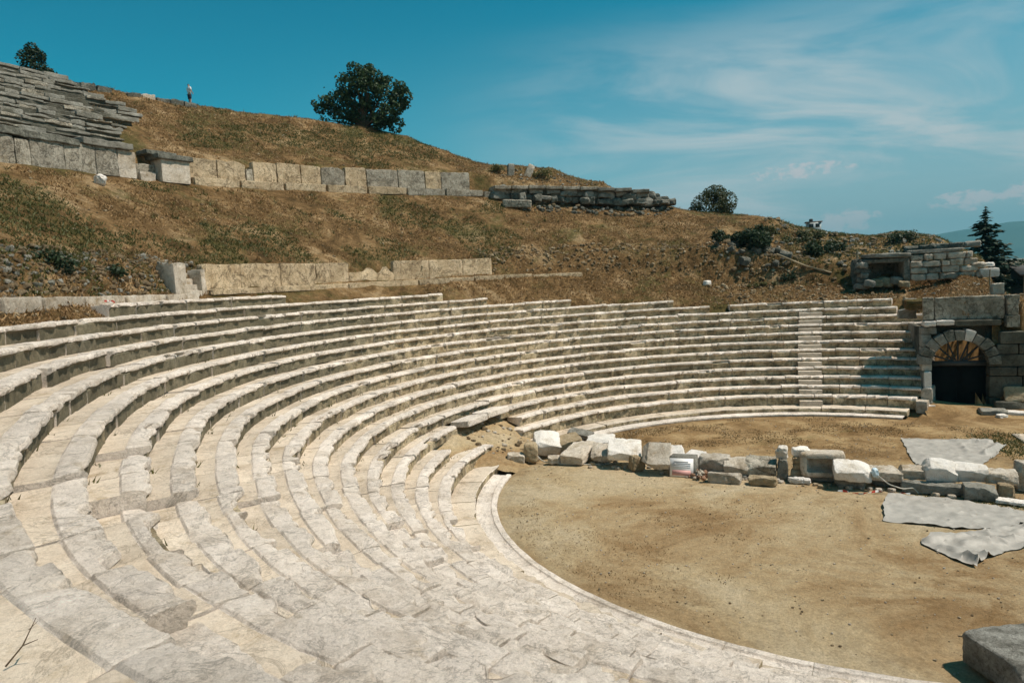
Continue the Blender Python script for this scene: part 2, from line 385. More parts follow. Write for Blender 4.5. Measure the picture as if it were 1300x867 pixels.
# --- terrain profile columns -------------------------------------------------
def cols():
    C = []
    def full(th, k, zA, zB, zC, zD, Rc, zE):
        R, z = row(k); w = float(warp(th, k)); z += float(zwarp(th, k))
        pr = [(0, 0), (11.97, 0), (12.03, -0.15), (13.2, -0.2), (13.9, 0.1), (R + w, z - 0.8), (R + 0.78 + w, z - 0.36), (R + 1.0 + w, z - 0.05),
              (26.4, zA), (27.3, zB), (37.0, zC), (37.6, zD), (Rc, zE), (Rc + 5, zE - 0.4), (75, zE - 5), (130, 0), (400, -8), (7000, -8)]
        C.append((th, pr))
    flat = [(0, 0), (40, 0), (60, -1), (130, -5), (400, -8), (7000, -8)]
    def wall(th, r0, z1, zr, r1=23, z2=4.4):   # the ground above the parodos arch
        C.append((th, [(0, 0), (r0, 0), (r0 + 0.35, z1), (20, zr), (r1, z2), (30, min(2.0, z2)), (60, -1), (130, -5), (400, -8), (7000, -8)]))
    C.append((-90, flat)); C.append((34, flat))
    C.append((36.5, flat))
    wall(37.5, 16.5, 5.2, 5.3); wall(41, 15.9, 5.3, 5.35); wall(45, 15.25, 5.3, 5.4)
    C.append((46.8, [(0, 0), (15.0, 0), (15.4, 5.3), (22, 5.4), (26.0, 5.9), (27.5, 5.8), (31, 3.0), (60, -1), (130, -5), (400, -8), (7000, -8)]))
    C.append((48.6, [(0, 0), (14.8, 0), (15.2, 5.2), (22, 5.6), (25.0, 6.0), (27, 6.3), (29, 6.6), (34, 4), (60, 0), (130, 0), (400, -8), (7000, -8)]))
    C.append((50.1, [(0, 0), (14.5, 0), (14.9, 1.0), (16.6, 4.8), (21.5, 5.3), (25, 6.05), (27, 6.6), (30, 7.6), (34, 7.2), (60, 2), (130, 0), (400, -8), (7000, -8)]))
    full(50.9, 11, 6.0, 6.5, 7.6, 7.6, 42, 7.4)
    full(52.5, 11, 5.95, 6.5, 8.1, 8.1, 42, 8.2)
    full(55, 11, 5.75, 6.5, 9.0, 9.0, 42, 9.3)
    full(57.5, 12, 5.6, 6.8, 9.35, 9.4, 42, 9.7)
    full(62, 12, 5.8, 7.1, 9.4, 9.5, 42, 9.75)
    full(65.3, 12, 6.0, 7.5, 9.8, 9.9, 42, 10.1)
    full(69.6, 12, 6.3, 7.8, 10.4, 10.5, 42, 10.9)
    full(72, 12, 6.45, 8.0, 11.2, 11.3, 42, 11.75)
    full(77, 12, 6.5, 8.6, 12.0, 12.1, 42, 12.55)
    full(82, 12, 6.7, 9.0, 12.5, 12.6, 42, 12.95)
    full(86, 12, 7.15, 9.1, 13.1, 13.25, 40, 13.5)
    full(91, 13, 7.4, 9.15, 13.4, 14.1, 39, 14.6)
    full(93.5, 13, 7.5, 9.2, 13.5, 14.9, 39.5, 15.9)
    full(96, 13, 7.6, 9.25, 13.65, 15.0, 41, 16.6)
    full(99.2, 14, 7.8, 9.3, 13.9, 15.3, 42, 17.75)
    full(103, 14, 7.85, 9.33, 14.2, 15.7, 42, 18.0)
    full(108.4, 14, 7.95, 9.2, 14.6, 16.2, 44, 18.8)
    full(112.2, 15, 8.0, 9.17, 14.8, 16.5, 44, 19.75)
    full(115.5, 15, 8.0, 9.17, 14.85, 16.6, 45.5, 21.2)
    full(119, 15, 8.0, 9.16, 14.9, 16.7, 46.5, 22.0)
    full(125, 16, 7.97, 9.15, 14.95, 16.7, 47, 22.4)
    full(130, 16, 7.95, 9.15, 14.95, 16.6, 47.5, 22.5)
    full(137, 16, 7.92, 9.1, 14.85, 16.45, 48, 22.65)
    full(145, 16, 7.87, 9.1, 14.75, 16.3, 48, 22.75)
    full(152, 16, 7.82, 9.08, 14.65, 16.15, 48, 22.6)
    full(162, 16, 7.76, 9.02, 14.6, 16.0, 48.5, 22.75)
    full(175, 16, 7.84, 9.2, 14.55, 15.95, 48.5, 22.8)
    full(190, 16, 7.86, 9.25, 14.4, 15.9, 48.5, 22.8)
    full(205, 16, 7.86, 9.2, 14.0, 15.5, 48.5, 22.0)
    full(213, 15, 6.2, 6.3, 9, 9.6, 48.5, 15)
    full(219, 12, 4.95, 4.9, 9, 9.6, 48.5, 12)
    full(230, 12, 4.75, 4.7, 8, 8.2, 48.5, 9)
    full(264, 12, 4.75, 4.7, 8, 8.2, 48.5, 9)
    C.append((270, flat))
    return C
_C = cols()
_rg = np.unique(np.concatenate([np.linspace(0, 12, 7), np.linspace(12, 26, 113), np.linspace(26, 28, 21), np.linspace(28, 52, 97), np.linspace(52, 80, 15), [90, 110, 130, 170, 230, 300, 400, 700, 1500, 3000, 7000]]))
_th = np.array([c[0] for c in _C])
_tab = np.array([np.interp(_rg, [p[0] for p in c[1]], [p[1] for p in c[1]]) for c in _C])

def hterr(x, y, noise=True):
    x = np.atleast_1d(np.asarray(x, float)); y = np.atleast_1d(np.asarray(y, float))
    r = np.hypot(x, y); th = np.degrees(np.arctan2(y, x)); th = np.where(th < -89.9, th + 360, th)
    i = np.clip(np.searchsorted(_th, th) - 1, 0, len(_th) - 2)
    f = np.clip((th - _th[i]) / (_th[i + 1] - _th[i]), 0, 1)
    j = np.clip(np.searchsorted(_rg, r) - 1, 0, len(_rg) - 2)
    g = np.clip((r - _rg[j]) / (_rg[j + 1] - _rg[j]), 0, 1)
    z = (_tab[i, j] * (1 - g) + _tab[i, j + 1] * g) * (1 - f) + (_tab[i + 1, j] * (1 - g) + _tab[i + 1, j + 1] * g) * f
    # hollow where seats have been dug out
    z = z - 0.0
    if noise:
        P = np.stack([x, y, 0 * x], 1)
        m = sstep(r, 22, 27) * sstep(th, 47, 54) * (1 - sstep(th, 200, 214)) * (1 - sstep(r, 60, 90))
        z = z + m * (0.16 * fbm(P, 0.35, 3, 5) + 0.10 * fbm(P, 1.3, 3, 9))
        rough = m * sstep(r, 26, 26.6) * (1 - sstep(r, 29, 32)) * (1 - sstep(th, 100, 120) * (1 - sstep(th, 158, 165)))
        z = z + rough * 0.28 * fbm(P, 1.1, 3, 21)
        right = m * (1 - sstep(th, 74, 88)) * sstep(r, 25, 28)
        z = z + right * 0.35 * fbm(P, 0.6, 3, 33)
        z = z + 0.02 * (1 - sstep(r, 11.5, 12.2)) * fbm(P, 0.5, 3, 3)
    return z

# arch facade frame
FP = np.array([9.566, 11.167, 0.0]); FT = np.array([0.93296, -0.35998, 0.0]); FN = np.array([-0.35998, -0.93296, 0.0])
def fac(u, v, z): return FP + FT * u - FN * v + np.array([0, 0, z])      # v goes into the hill

def build_terrain():
    th = np.concatenate([np.arange(-89.5, 36, 3.0), np.arange(36.5, 60, 0.2), np.arange(60, 212, 0.4), np.arange(212, 270.4, 0.8)])
    th = np.unique(np.round(th, 3)); nt = len(th)
    r = _rg[1:]; nr = len(r)
    A = np.radians(th)
    X = np.outer(np.cos(A), r); Y = np.outer(np.sin(A), r)
    Z = hterr(X.ravel(), Y.ravel()).reshape(X.shape)
    V = np.concatenate([[[0, 0, 0.0]], np.stack([X.ravel(), Y.ravel(), Z.ravel()], 1)])
    q = np.arange(nt * nr).reshape(nt, nr) + 1
    nxt = np.roll(np.arange(nt), -1)
    a = q[:, :-1]; b = q[:, 1:]; c = q[nxt][:, 1:]; d = q[nxt][:, :-1]
    F = np.stack([a, b, c, d], -1).reshape(-1, 4)
    ctr = V[F].mean(1)
    # leave the parodos passage open
    rel = ctr - FP; u = rel @ FT; v = -(rel @ FN)
    keep = ~((u > -0.15) & (u < np.where(v > 2.0, 4.8, 2.65)) & (v > -0.1) & (v < 5.0))
    F = F[keep]; ctr = ctr[keep]
    mb = MB(); mb.V.append(V); mb.n = len(V)
    mb.F = F.tolist() + [[0, int(q[i, 0]), int(q[nxt[i], 0])] for i in range(nt)]
    rr = np.hypot(ctr[:, 0], ctr[:, 1])
    tt = np.degrees(np.arctan2(ctr[:, 1], ctr[:, 0])); tt = np.where(tt < -89.9, tt + 360, tt)
    hillm = ((rr > 13.5) & (ctr[:, 2] > 0.35)) | (rr > 45)
    mb.M = hillm.astype(int).tolist() + [0] * nt
    o = mb.build('ground', [M['dirt'], M['hill']], smooth=179)
    o['kind'] = 'structure'
build_terrain()
# floor of the passage under the arch, and a low spill of earth at its mouth
mb = MB()
n = 24
U, W = np.meshgrid(np.linspace(-0.5, 5.0, n), np.linspace(-2.6, 5.4, n))
P = FP + U[..., None] * FT - W[..., None] * FN
bz = 0.46 * np.exp(-((W + 0.1) / 0.9) ** 2) * (0.45 + 0.55 * np.clip(1 - U / 3.0, 0, 1)) - 0.04 * sstep(-W, 1.2, 2.2) + 0.02
P[..., 2] = bz + 0.05 * fbm(P.reshape(-1, 3), 1.5, 3, 4).reshape(n, n) * sstep(-W, -9, -1.5) * (1 - sstep(-W, 1.6, 2.4))
idx = np.arange(n * n).reshape(n, n)
mb.add(P.reshape(-1, 3), [[int(idx[i, j]), int(idx[i, j + 1]), int(idx[i + 1, j + 1]), int(idx[i + 1, j])] for i in range(n - 1) for j in range(n - 1)])
o = mb.build('path', M['dirt'], smooth=179); o['kind'] = 'structure'

# ------------------------------------------------------------------ seat rows
ext_rear = 1.6
def seat_block(k, t0, t1, seed, fine, cut=0.0, drop=0.0, rough=1.0):
    rs = np.random.default_rng(seed)
    R0, z0 = row(k); R1, _ = row(k + 1); d = R1 - R0
    h = z0 - row(k - 1)[1]
    if k == 0:
        prof = [(0.03, -h - 0.05), (0.02, -h * .5), (0.0, -.05), (0.0, -.02), (.02, 0), (.2, 0), (.4, 0), (.6, 0), (d + .06, 0), (d + .06, -.3)]
        wt = [0, 0, .4, .7, .5, 0, 0, 0, 0, 0]
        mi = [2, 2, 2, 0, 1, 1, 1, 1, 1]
    else:
        q = rs.uniform(.085, .135)
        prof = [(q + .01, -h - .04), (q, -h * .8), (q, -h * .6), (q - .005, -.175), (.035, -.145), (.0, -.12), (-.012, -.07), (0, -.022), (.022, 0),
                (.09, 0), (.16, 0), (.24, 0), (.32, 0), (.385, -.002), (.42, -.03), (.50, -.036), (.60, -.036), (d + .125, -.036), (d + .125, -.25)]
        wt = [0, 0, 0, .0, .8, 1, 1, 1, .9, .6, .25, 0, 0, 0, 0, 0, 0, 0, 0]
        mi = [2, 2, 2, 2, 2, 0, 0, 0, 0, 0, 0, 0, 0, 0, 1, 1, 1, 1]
    prof = np.array(prof, float); wt = np.array(wt, float)
    if fine and k > 0:
        p2, w2, m2 = [prof[0]], [wt[0]], []
        for i in range(len(prof) - 1):
            p2 += [(prof[i] + prof[i + 1]) / 2, prof[i + 1]]; w2 += [(wt[i] + wt[i + 1]) / 2, wt[i + 1]]; m2 += [mi[i]] * 2
        prof, wt, mi = np.array(p2), np.array(w2), m2
    npf = len(prof)
    L = R_(t1 - t0) * R0
    ns = max(5, int(L / (0.045 if fine else 0.11)))
    gap = rs.uniform(.004, .018) / L
    S = np.concatenate([[gap, gap + .015], np.linspace(gap + .05, 1 - gap - .05, ns), [1 - gap - .015, 1 - gap]])
    TH = R_(t0) + S * R_(t1 - t0)
    w = warp(np.degrees(TH), k)
    dr = rs.normal(0, .014); dz = rs.normal(0, .012) - drop; tl = rs.normal(0, .014); tr = rs.normal(0, .012)
    RR = R0 + w[:, None] + prof[None, :, 0] + dr + (tr * (S - .5))[:, None]
    ZZ = z0 + zwarp(np.degrees(TH), k)[:, None] + prof[None, :, 1] + dz + (tl * (S - .5))[:, None] + 0 * RR
    w1 = warp(np.degrees(TH), k + 1) - w
    ext = ext_rear * sstep(np.degrees(TH), 216, 219) if k == 13 else 0 * TH
    RR[:, -2:] = R0 + (w + w1 + ext)[:, None] + d + (.21 if k else .1) + rs.uniform(-.004, .004)
    Pb = np.stack([np.cos(TH)[:, None] * RR, np.sin(TH)[:, None] * RR, ZZ], -1)
    flat = Pb.reshape(-1, 3)
    so = rs.uniform(-40, 40, 3) * np.array([1, 1, 0])
    sm = S * L
    ec = np.zeros(len(S))
    for c_ in range(rs.poisson(L * 1.5 * rough) + 1):
        hw = rs.uniform(.04, .32); c0 = rs.uniform(0, L); dp = rs.uniform(.03, .12) * (.6 + .4 * rough)
        sk = rs.uniform(-.5, .5)
        ec = np.maximum(ec, dp * np.clip((hw - np.abs(sm - c0)) / .035, 0, 1) * (1 + sk * (sm - c0) / hw))
    e = ec[:, None] * wt[None] + np.clip(fbm(flat * np.array([1, 1, .5]) + so, 4, 4, 9) * .075, 0, .06).reshape(RR.shape) * wt[None]
    e = np.clip(e, 0, .15)
    if cut > 0:
        a, b = sorted(rs.uniform(0, 1, 2)); b = min(1, max(b, a + .45))
        cm = (sstep(S, a - .06, a) * (1 - sstep(S, b, b + .06)))[:, None] * np.clip(wt * 1.6, 0, 1)[None] * cut
        e = e + cm
    end = (np.minimum(S, 1 - S) < gap + .004)
    RR = RR + e
    top = (prof[:, 1] > -.06)
    ZZ = ZZ - e * .45 * (prof[None, :, 1] > -.1)
    if k > 0:
        tw = np.where((prof[:, 0] > .02) & (prof[:, 0] < .41) & (prof[:, 1] > -.02), 1.0, 0.0) + np.where(prof[:, 1] < -.05, .3, 0)
    else: tw = np.where(prof[:, 1] > -.03, .25, .1)
    nz = (fbm(flat + so, 3.1, 4, 3) * .034 + fbm(flat, 9, 3, 8) * (.02 if fine else .012) + np.minimum(0, fbm(flat + so, 1.1, 3, 31) + .1) * .06).reshape(RR.shape)
    back = np.where((prof[:, 0] >= .41) & (prof[:, 1] > -.2), .22, 0)
    ZZ = ZZ + nz * np.maximum(tw, back)[None]
    ZZ[end] -= (.012 * top)[None]
    rn = (fbm(flat * np.array([1, 1, 1.5]), 6, 3, 5) * .02).reshape(RR.shape)
    RR = RR + rn * (prof[None, :, 1] < -.01) * (prof[None, :, 0] < .2)
    Pb = np.stack([np.cos(TH)[:, None] * RR, np.sin(TH)[:, None] * RR, ZZ], -1)
    nS = len(S)
    F = []; mm = []
    for i in range(nS - 1):
        for j in range(npf - 1):
            F.append([i * npf + j, i * npf + j + 1, (i + 1) * npf + j + 1, (i + 1) * npf + j][::-1]); mm.append(mi[j])
    F.append([j for j in range(npf)][::-1]); mm.append(0 if k else 2)
    F.append([(nS - 1) * npf + j for j in range(npf)]); mm.append(0 if k else 2)
    return Pb.reshape(-1, 3), F, mm

ORD = ['', 'lowest', 'second', 'third', 'fourth', 'fifth', 'sixth', 'seventh', 'eighth', 'ninth', 'tenth', 'eleventh', 'twelfth', 'thirteenth', 'fourteenth', 'fifteenth', 'sixteenth', 'topmost broken']
END = {0: 52.5, 1: 51.4, 2: 50.9, 3: 51.0, 4: 51.4, 5: 51.8, 6: 52.0, 7: 52.3, 8: 52.6, 9: 52.8, 10: 53.0, 11: 56.9, 12: 57.7, 13: 91.6, 14: 108.7, 15: 122.4, 16: 128.9, 17: 152.9}
GAPS = {0: (142.2, 157.0), 1: (143.8, 155.4), 2: (140.5, 166.2), 3: (142.9, 156.4), 12: (82.5, 85.9)}
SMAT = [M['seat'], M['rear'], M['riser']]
nb = 0
for k in range(0, 18):
    R0, z0 = row(k)
    tmax = 264.0 if k <= 13 else {14: 221.5, 15: 216.0, 16: 211.0, 17: 178.0}[k]
    t = END[k]; spans = []
    cuts = [t]
    while t < tmax - 1.0:
        ln = random.uniform(.7, 1.9) if k else random.uniform(1.4, 2.4)
        t2 = min(tmax, t + math.degrees(ln / R0))
        if tmax - t2 < 1.2: t2 = tmax
        g = GAPS.get(k)
        if g and t < g[1] and t2 > g[0]:
            if t < g[0] - .8: spans.append((t, g[0]))
            t = g[1]; continue
        spans.append((t, t2)); t = t2
    if k == 0: root = empty('walkway_rim', pol(R0, 150, 0)); tag(root, 'low curved stone walkway rimming the orchestra floor below the lowest seats', 'walkway')
    else:
        root = empty('seat_row', pol(R0, 150, z0))
        lab = '%s curved stone seat row, counting up from the orchestra' % ORD[k] if k < 17 else 'topmost broken curved stone seat row, under the pale slab wall at left'
        tag(root, lab, 'seat row', 'curved stone seat rows')
    for (a, b) in spans:
        nb += 1
        mid = np.array(pol(R0, (a + b) / 2, z0)); dist = np.linalg.norm(mid - CAM)
        fine = dist < 11
        q = random.random()
        cut = random.uniform(.12, .3) if (q < .07 and k > 0) else 0
        drop = 0.0
        if 0 < k < 13 and 203 < (a + b) / 2 and random.random() < .14: drop = random.uniform(.06, .26)
        V, F, mm = seat_block(k, a, b, nb * 13 + k, fine, cut, drop, random.choice((.5, .8, 1.0, 1.3)))
        m = MB(); m.add(V, F, mm)
        loc = np.array(root.location)
        m.V[0] = m.V[0] - loc
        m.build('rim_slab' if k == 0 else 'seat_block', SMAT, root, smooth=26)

# the thin kerb and gutter at the very edge of the orchestra floor
root = empty('orchestra_kerb', pol(12.1, 150)); tag(root, 'thin pale stone kerb ring and gutter at the edge of the orchestra floor', 'kerb')
t = 53.0
while t < 264:
    t2 = min(264.0, t + math.degrees(random.uniform(1.2, 2.2) / 12.1))
    if not (t2 > 144.5 and t < 157.5):
        m = MB(); TH = np.linspace(R_(t + .02), R_(t2 - .02), 8)
        prof = np.array([(11.99, -.05), (11.99, .025), (12.02, .04), (12.17, .045), (12.19, .02), (12.21, .005), (12.45, .005), (12.47, .02), (12.70, .02)])
        V = np.concatenate([np.stack([np.cos(a) * prof[:, 0], np.sin(a) * prof[:, 0], prof[:, 1]], 1) for a in TH])
        V[:, 2] += .012 * fbm(V, 2.5, 3, 2)
        rad = fbm(V, 3, 2, 6) * .012; V[:, 0] *= 1 + rad / 12; V[:, 1] *= 1 + rad / 12
        npf = len(prof)
        F = [[i * npf + j, i * npf + j + 1, (i + 1) * npf + j + 1, (i + 1) * npf + j][::-1] for i in range(7) for j in range(npf - 1)]
        m.add(V - np.array(root.location), F)
        m.build('kerb_stone', M['seat'], root, smooth=40)
    t = t2

# stair flight up the right wing
root = empty('stair_flight', pol(13.2, 71.6)); tag(root, 'narrow stone stair flight climbing through the right wing of seats', 'stairs')
for k in range(1, 12):
    R0, z0 = row(k); zb = row(k - 1)[1]
    f = (k - 1) / 10.0
    a0 = 69.35 + (67.95 - 69.35) * f; a1 = 74.1 + (71.6 - 74.1) * f
    m = MB(); TH = np.linspace(R_(a0), R_(a1), 9)
    hh = (z0 - zb) * .5
    prof = np.array([(-.22, -.06), (-.22, hh - .02), (-.20, hh), (-.1, hh), (.12, hh), (.12, hh + .12)])
    V = np.concatenate([np.stack([np.cos(a) * (R0 + prof[:, 0]), np.sin(a) * (R0 + prof[:, 0]), zb + prof[:, 1]], 1) for a in TH])
    V += .012 * np.stack([fbm(V, 5, 3, s) for s in (1, 2, 3)], 1)
    npf = len(prof)
    F = [[i * npf + j, i * npf + j + 1, (i + 1) * npf + j + 1, (i + 1) * npf + j][::-1] for i in range(8) for j in range(npf - 1)]
    F += [list(range(npf))[::-1], [8 * npf + j for j in range(npf)]]
    m.add(V - np.array(root.location), F); m.build('step', M['rear'], root, smooth=40)

# earth left in the dug-out gap of the lowest seats
def patch_mesh(name, x0, x1, y0, y1, n, fz, mat, kind='structure'):
    X, Y = np.meshgrid(np.linspace(x0, x1, n), np.linspace(y0, y1, n)); Z = fz(X, Y)
    i = np.arange(n * n).reshape(n, n); m = MB()
    m.add(np.stack([X.ravel(), Y.ravel(), Z.ravel()], 1), [[int(i[a, b]), int(i[a, b + 1]), int(i[a + 1, b + 1]), int(i[a + 1, b])] for a in range(n - 1) for b in range(n - 1)])
    o = m.build(name, mat, smooth=179); o['kind'] = kind; return o
def gapz(X, Y):
    r = np.hypot(X, Y); P = np.stack([X.ravel(), Y.ravel(), 0 * X.ravel()], 1)
    th = np.degrees(np.arctan2(Y, X))
    ins = sstep(th, 138, 145) * (1 - sstep(th, 158, 168))
    z = np.interp(r, [11.6, 12.2, 13.4, 14.2, 14.9, 15.4], [-.12, .05, .45, .85, 1.15, 1.3])
    return np.where(ins > 0, z * ins + (1 - ins) * np.interp(r, [12, 13.2, 13.9, 15.4], [-.2, -.3, .2, 1.0]), -.3) + .13 * fbm(P, 1.8, 5, 5).reshape(X.shape)
patch_mesh('dug_earth', -15.3, -8.6, 4.0, 10.8, 130, gapz, M['dirt'])
mb = MB(); rs = np.random.default_rng(19)
for i in range(150):
    t = rs.uniform(143, 157); r = rs.uniform(12.3, 15.0); x, y, _ = pol(r, t); sz = .04 + .2 * rs.random() ** 3
    V, F = rock((sz, sz * .8, sz * .6), 3, 6, sz * .1, i, 4); mb.add(place(V, (x, y, float(gapz(np.array([[x]]), np.array([[y]]))[0, 0]) + sz * .15), (0, 0, rs.uniform(0, 6))), F, int(rs.choice([0, 0, 1])))
o = mb.build('rubble', [M['earthrock'], M['pale']]); o['kind'] = 'stuff'; o['label'] = 'crumbled rubble on the dug earth in the gap of the seats'; o['category'] = 'rubble'

# ------------------------------------------------------------------ curved wall slabs
def arc_slab(Ra, Rb, z0, z1, t0, t1, seed=0, amp=.02, n=7, slope=0.0, broken=0.0):
    U, F = cube_grid(n)
    V = U / ((np.abs(U) ** 26).sum(1) ** (1 / 26))[:, None]
    s = (V[:, 0] + 1) / 2; rr = (V[:, 1] + 1) / 2; zz = (V[:, 2] + 1) / 2
    th = R_(t0) + (1 - s) * R_(t1 - t0)
    ztop = z1 + slope * (s - .5)
    if broken: ztop = ztop - broken * np.abs(vnoise(np.stack([s * 3, s * 0, s * 0], 1), 1, seed)) * (zz > .5)
    r = Ra + (Rb - Ra) * rr; z = z0 + (ztop - z0) * zz
    P = np.stack([r * np.cos(th), r * np.sin(th), z], 1)
    P += amp * np.stack([fbm(P + seed, 2.2, 4, seed + q) for q in (1, 2, 3)], 1)
    return P, F

def add_slab(root, name, mat, *a, **k):
    V, F = arc_slab(*a, **k); m = MB(); m.add(V - np.array(root.location), F); return m.build(name, mat, root, smooth=40)

# lower slab wall on the first walkway
root = empty('slab_wall', pol(26.6, 140, 7.8)); tag(root, 'row of upright yellowish stone slabs standing on the lower walkway below the grassy slope', 'wall')
jt = [161.0, 155.8, 150.2, 145.0, 140.1, 133.2, 127.6, 122.3, 117.6]
hts = [1.22, 1.22, 1.2, 1.2, .95, 1.2, 1.2, 1.18]
for i in range(8):
    zb = 7.80 + .02 * i
    add_slab(root, 'wall_slab', M['slab'], 26.45, 26.8, zb - .1, zb + hts[i] + .02 * (i % 3), jt[i + 1] + .03, jt[i] - .03, seed=i + 3, amp=.045, n=13, broken=.55 if i == 4 else 0)
for i, (a, b) in enumerate([(161, 152), (152, 141), (141, 130), (130, 121), (121, 111.5), (111.5, 103.4)]):
    add_slab(root, 'base_slab', M['slab'], 26.0, 26.5, 7.6, 7.87 + .03 * i - (.1 if i == 5 else 0), b + .05, a - .05, seed=i + 40, amp=.03, n=8)
# small steps beside it
root = empty('step_block', pol(26.4, 163.5, 7.75)); tag(root, 'short broken flight of pale steps at the left end of the yellowish slab wall', 'steps')
for i in range(4):
    add_slab(root, 'step', M['pale'], 26.15 + .24 * i, 26.6 + .24 * i, 7.6, 7.85 + .27 * i, 161.9, 163.9, seed=60 + i, amp=.03)
add_slab(root, 'cheek_stone', M['pale'], 26.1, 27.0, 7.6, 9.05, 164.0, 165.5, seed=71, amp=.09, n=8, broken=.2)
add_slab(root, 'cheek_stone', M['pale'], 26.2, 27.0, 7.6, 8.85, 161.15, 161.8, seed=72, amp=.05, n=8, broken=.3)
# ledge slabs in front of it at the left
root = empty('ledge', pol(25.9, 172, 7.6)); tag(root, 'narrow pale ledge of stones along the foot of the rubble bank at far left', 'ledge')
for i, (a, b) in enumerate([(187.5, 183), (183, 178.2), (178.2, 173.2), (173.2, 168), (168, 163.5)]):
    add_slab(root, 'ledge_stone', M['pale'], 25.65, 26.25, 7.3, 7.78 - .02 * i, b + .08, a - .08, seed=80 + i, amp=.04, n=8)

# upper wall: weathered left part, pedestal, middle part, foundation
ZB = lambda th: float(np.interp(th, [85, 91, 97, 112, 125, 132, 146, 155, 163, 175], [13.2, 13.4, 13.75, 14.83, 14.95, 14.9, 14.72, 14.8, 14.55, 14.4]))
root = empty('weathered_wall', pol(36.9, 158, 14.7)); tag(root, 'lichen-grey upright slab wall below the grey upper seats at top left', 'wall')
J = [166.5, 163.4, 161.6, 160.4, 157.6, 154.9, 152.9, 151.2]
for i in range(7):
    zb = ZB((J[i] + J[i + 1]) / 2)
    add_slab(root, 'wall_slab', M['pale'] if i == 6 else M['slabgrey'], 36.75, 37.3, zb - .25, zb + (1.3 if i != 2 else 1.15), J[i + 1] + .015, J[i] - .015, seed=100 + i, amp=.05, n=12)
add_slab(root, 'coping', M['dark'], 36.65, 37.6, ZB(160) + 1.26, ZB(160) + 1.62, 156.2, 164.0, seed=110, amp=.08, n=12)
add_slab(root, 'coping', M['grey'], 36.6, 37.6, ZB(154) + 1.30, ZB(154) + 1.66, 151.4, 156.0, seed=111, amp=.07, n=10)
add_slab(root, 'gap_stone', M['slabgrey'], 36.95, 37.5, 14.5, 15.5, 149.3, 151.1, seed=112, amp=.08, n=8)
add_slab(root, 'gap_stone', M['pale'], 36.7, 37.3, 14.3, 15.0, 149.5, 150.9, seed=113, amp=.07, n=8)
root = empty('pedestal', pol(36.6, 147.8, 14.6)); tag(root, 'pale block pedestal with a dark projecting cornice on the upper wall', 'pedestal')
add_slab(root, 'shaft', M['pale'], 36.35, 37.5, 14.45, 15.85, 146.3, 149.2, seed=120, amp=.02, n=9)
add_slab(root, 'cornice', M['dark'], 36.2, 37.6, 15.8, 16.1, 146.0, 149.6, seed=121, amp=.05, n=10)
add_slab(root, 'cornice', M['dark'], 36.7, 37.7, 16.08, 16.32, 147.2, 150.2, seed=122, amp=.06, n=9)
root = empty('upper_wall', pol(36.9, 130, 14.8)); tag(root, 'long row of weathered stone slabs on the upper terrace below the lone leafy tree', 'wall')
J = [146.0, 143.0, 139.9, 139.1, 136.4, 133.6, 131.2, 128.3, 125.6, 121.6, 118.1, 116.0, 112.2]
H = [1.2, 1.2, .85, 1.3, 1.3, 1.32, 1.3, 1.3, 1.35, 1.38, 1.3, 1.4]
for i in range(12):
    zb = ZB((J[i] + J[i + 1]) / 2) + .28
    add_slab(root, 'wall_slab', M['slabgrey'] if i in (2, 6, 8, 9, 11) else M['slab'], 36.8, 37.3, zb - .1, zb + H[i] + .05 * math.sin(i * 2.1), J[i + 1] + .04, J[i] - .04, seed=130 + i, amp=.06, n=12, broken=.2 if i in (1, 6) else 0)
for i in range(9):
    a = 146.0 - i * 5.05; b = a - 5.05
    zb = ZB((a + b) / 2); sl = ZB(b) - ZB(a)
    add_slab(root, 'base_slab', M['slab'] if i < 5 else M['slabgrey'], 36.4, 37.4, zb - .3, zb + .26, b + .08, a - .08, seed=150 + i, amp=.04, n=9, slope=sl)
root = empty('foundation_wall', pol(36.6, 95, 13.6)); tag(root, 'dark broken foundation of rough blocks under thin slabs on the crest', 'wall')
for i in range(9):
    a = 109.5 - i * 2.35; b = a - 2.35
    zt = float(np.interp((a + b) / 2, [86, 92, 97, 103, 112], [14.35, 14.75, 15.0, 15.2, 15.25]))
    add_slab(root, 'top_slab', M['slabgrey'] if i < 6 else M['grey'], 35.75 + random.uniform(-.08, .08), 37.6, zt - .2, zt + .08, b + .05, a - .05, seed=170 + i, amp=.04, n=8, slope=-.05)
    add_slab(root, 'second_slab', M['grey'], 36.0 + random.uniform(-.1, .2), 37.5, zt - .52, zt - .23, b + .3, a - .2, seed=190 + i, amp=.06, n=8, slope=-.05)
for i in range(44):
    th = 109 - i * .54 + random.uniform(-.2, .2); lv = i % 2
    z = float(np.interp(th, [84, 92, 97, 103, 112], [13.25, 13.5, 13.75, 14.1, 14.5])) + lv * .52 * (1 if th > 87.5 else 0)
    V, F = rock((random.uniform(.5, 1.3), random.uniform(.5, .9), random.uniform(.35, .7)), 7, 9, .09, 300 + i, 8)
    V = place(V, np.array(pol(36.25 + .3 * lv + random.uniform(-.3, .2), th, z + .2)) - np.array(root.location), (random.uniform(-.2, .2), random.uniform(-.2, .2), R_(th + 90) + random.uniform(-.4, .4)))
    m = MB(); m.add(V, F); m.build('rough_block', M['dark'] if random.random() < .55 else M['grey'], root)
for i, (th, z, s) in enumerate([(88.6, 14.3, .9), (87.6, 14.1, .8), (86.6, 13.75, 1.0), (85.6, 13.5, .9), (87.2, 13.55, 1.1)]):
    V, F = rock((1.2 * s, .8, .55 * s), 6, 9, .05, 350 + i, 2)
    V = place(V, np.array(pol(36.8, th, z)) - np.array(root.location), (0, 0, R_(th + 90)))
    m = MB(); m.add(V, F); m.build('rough_block', M['dark'], root)

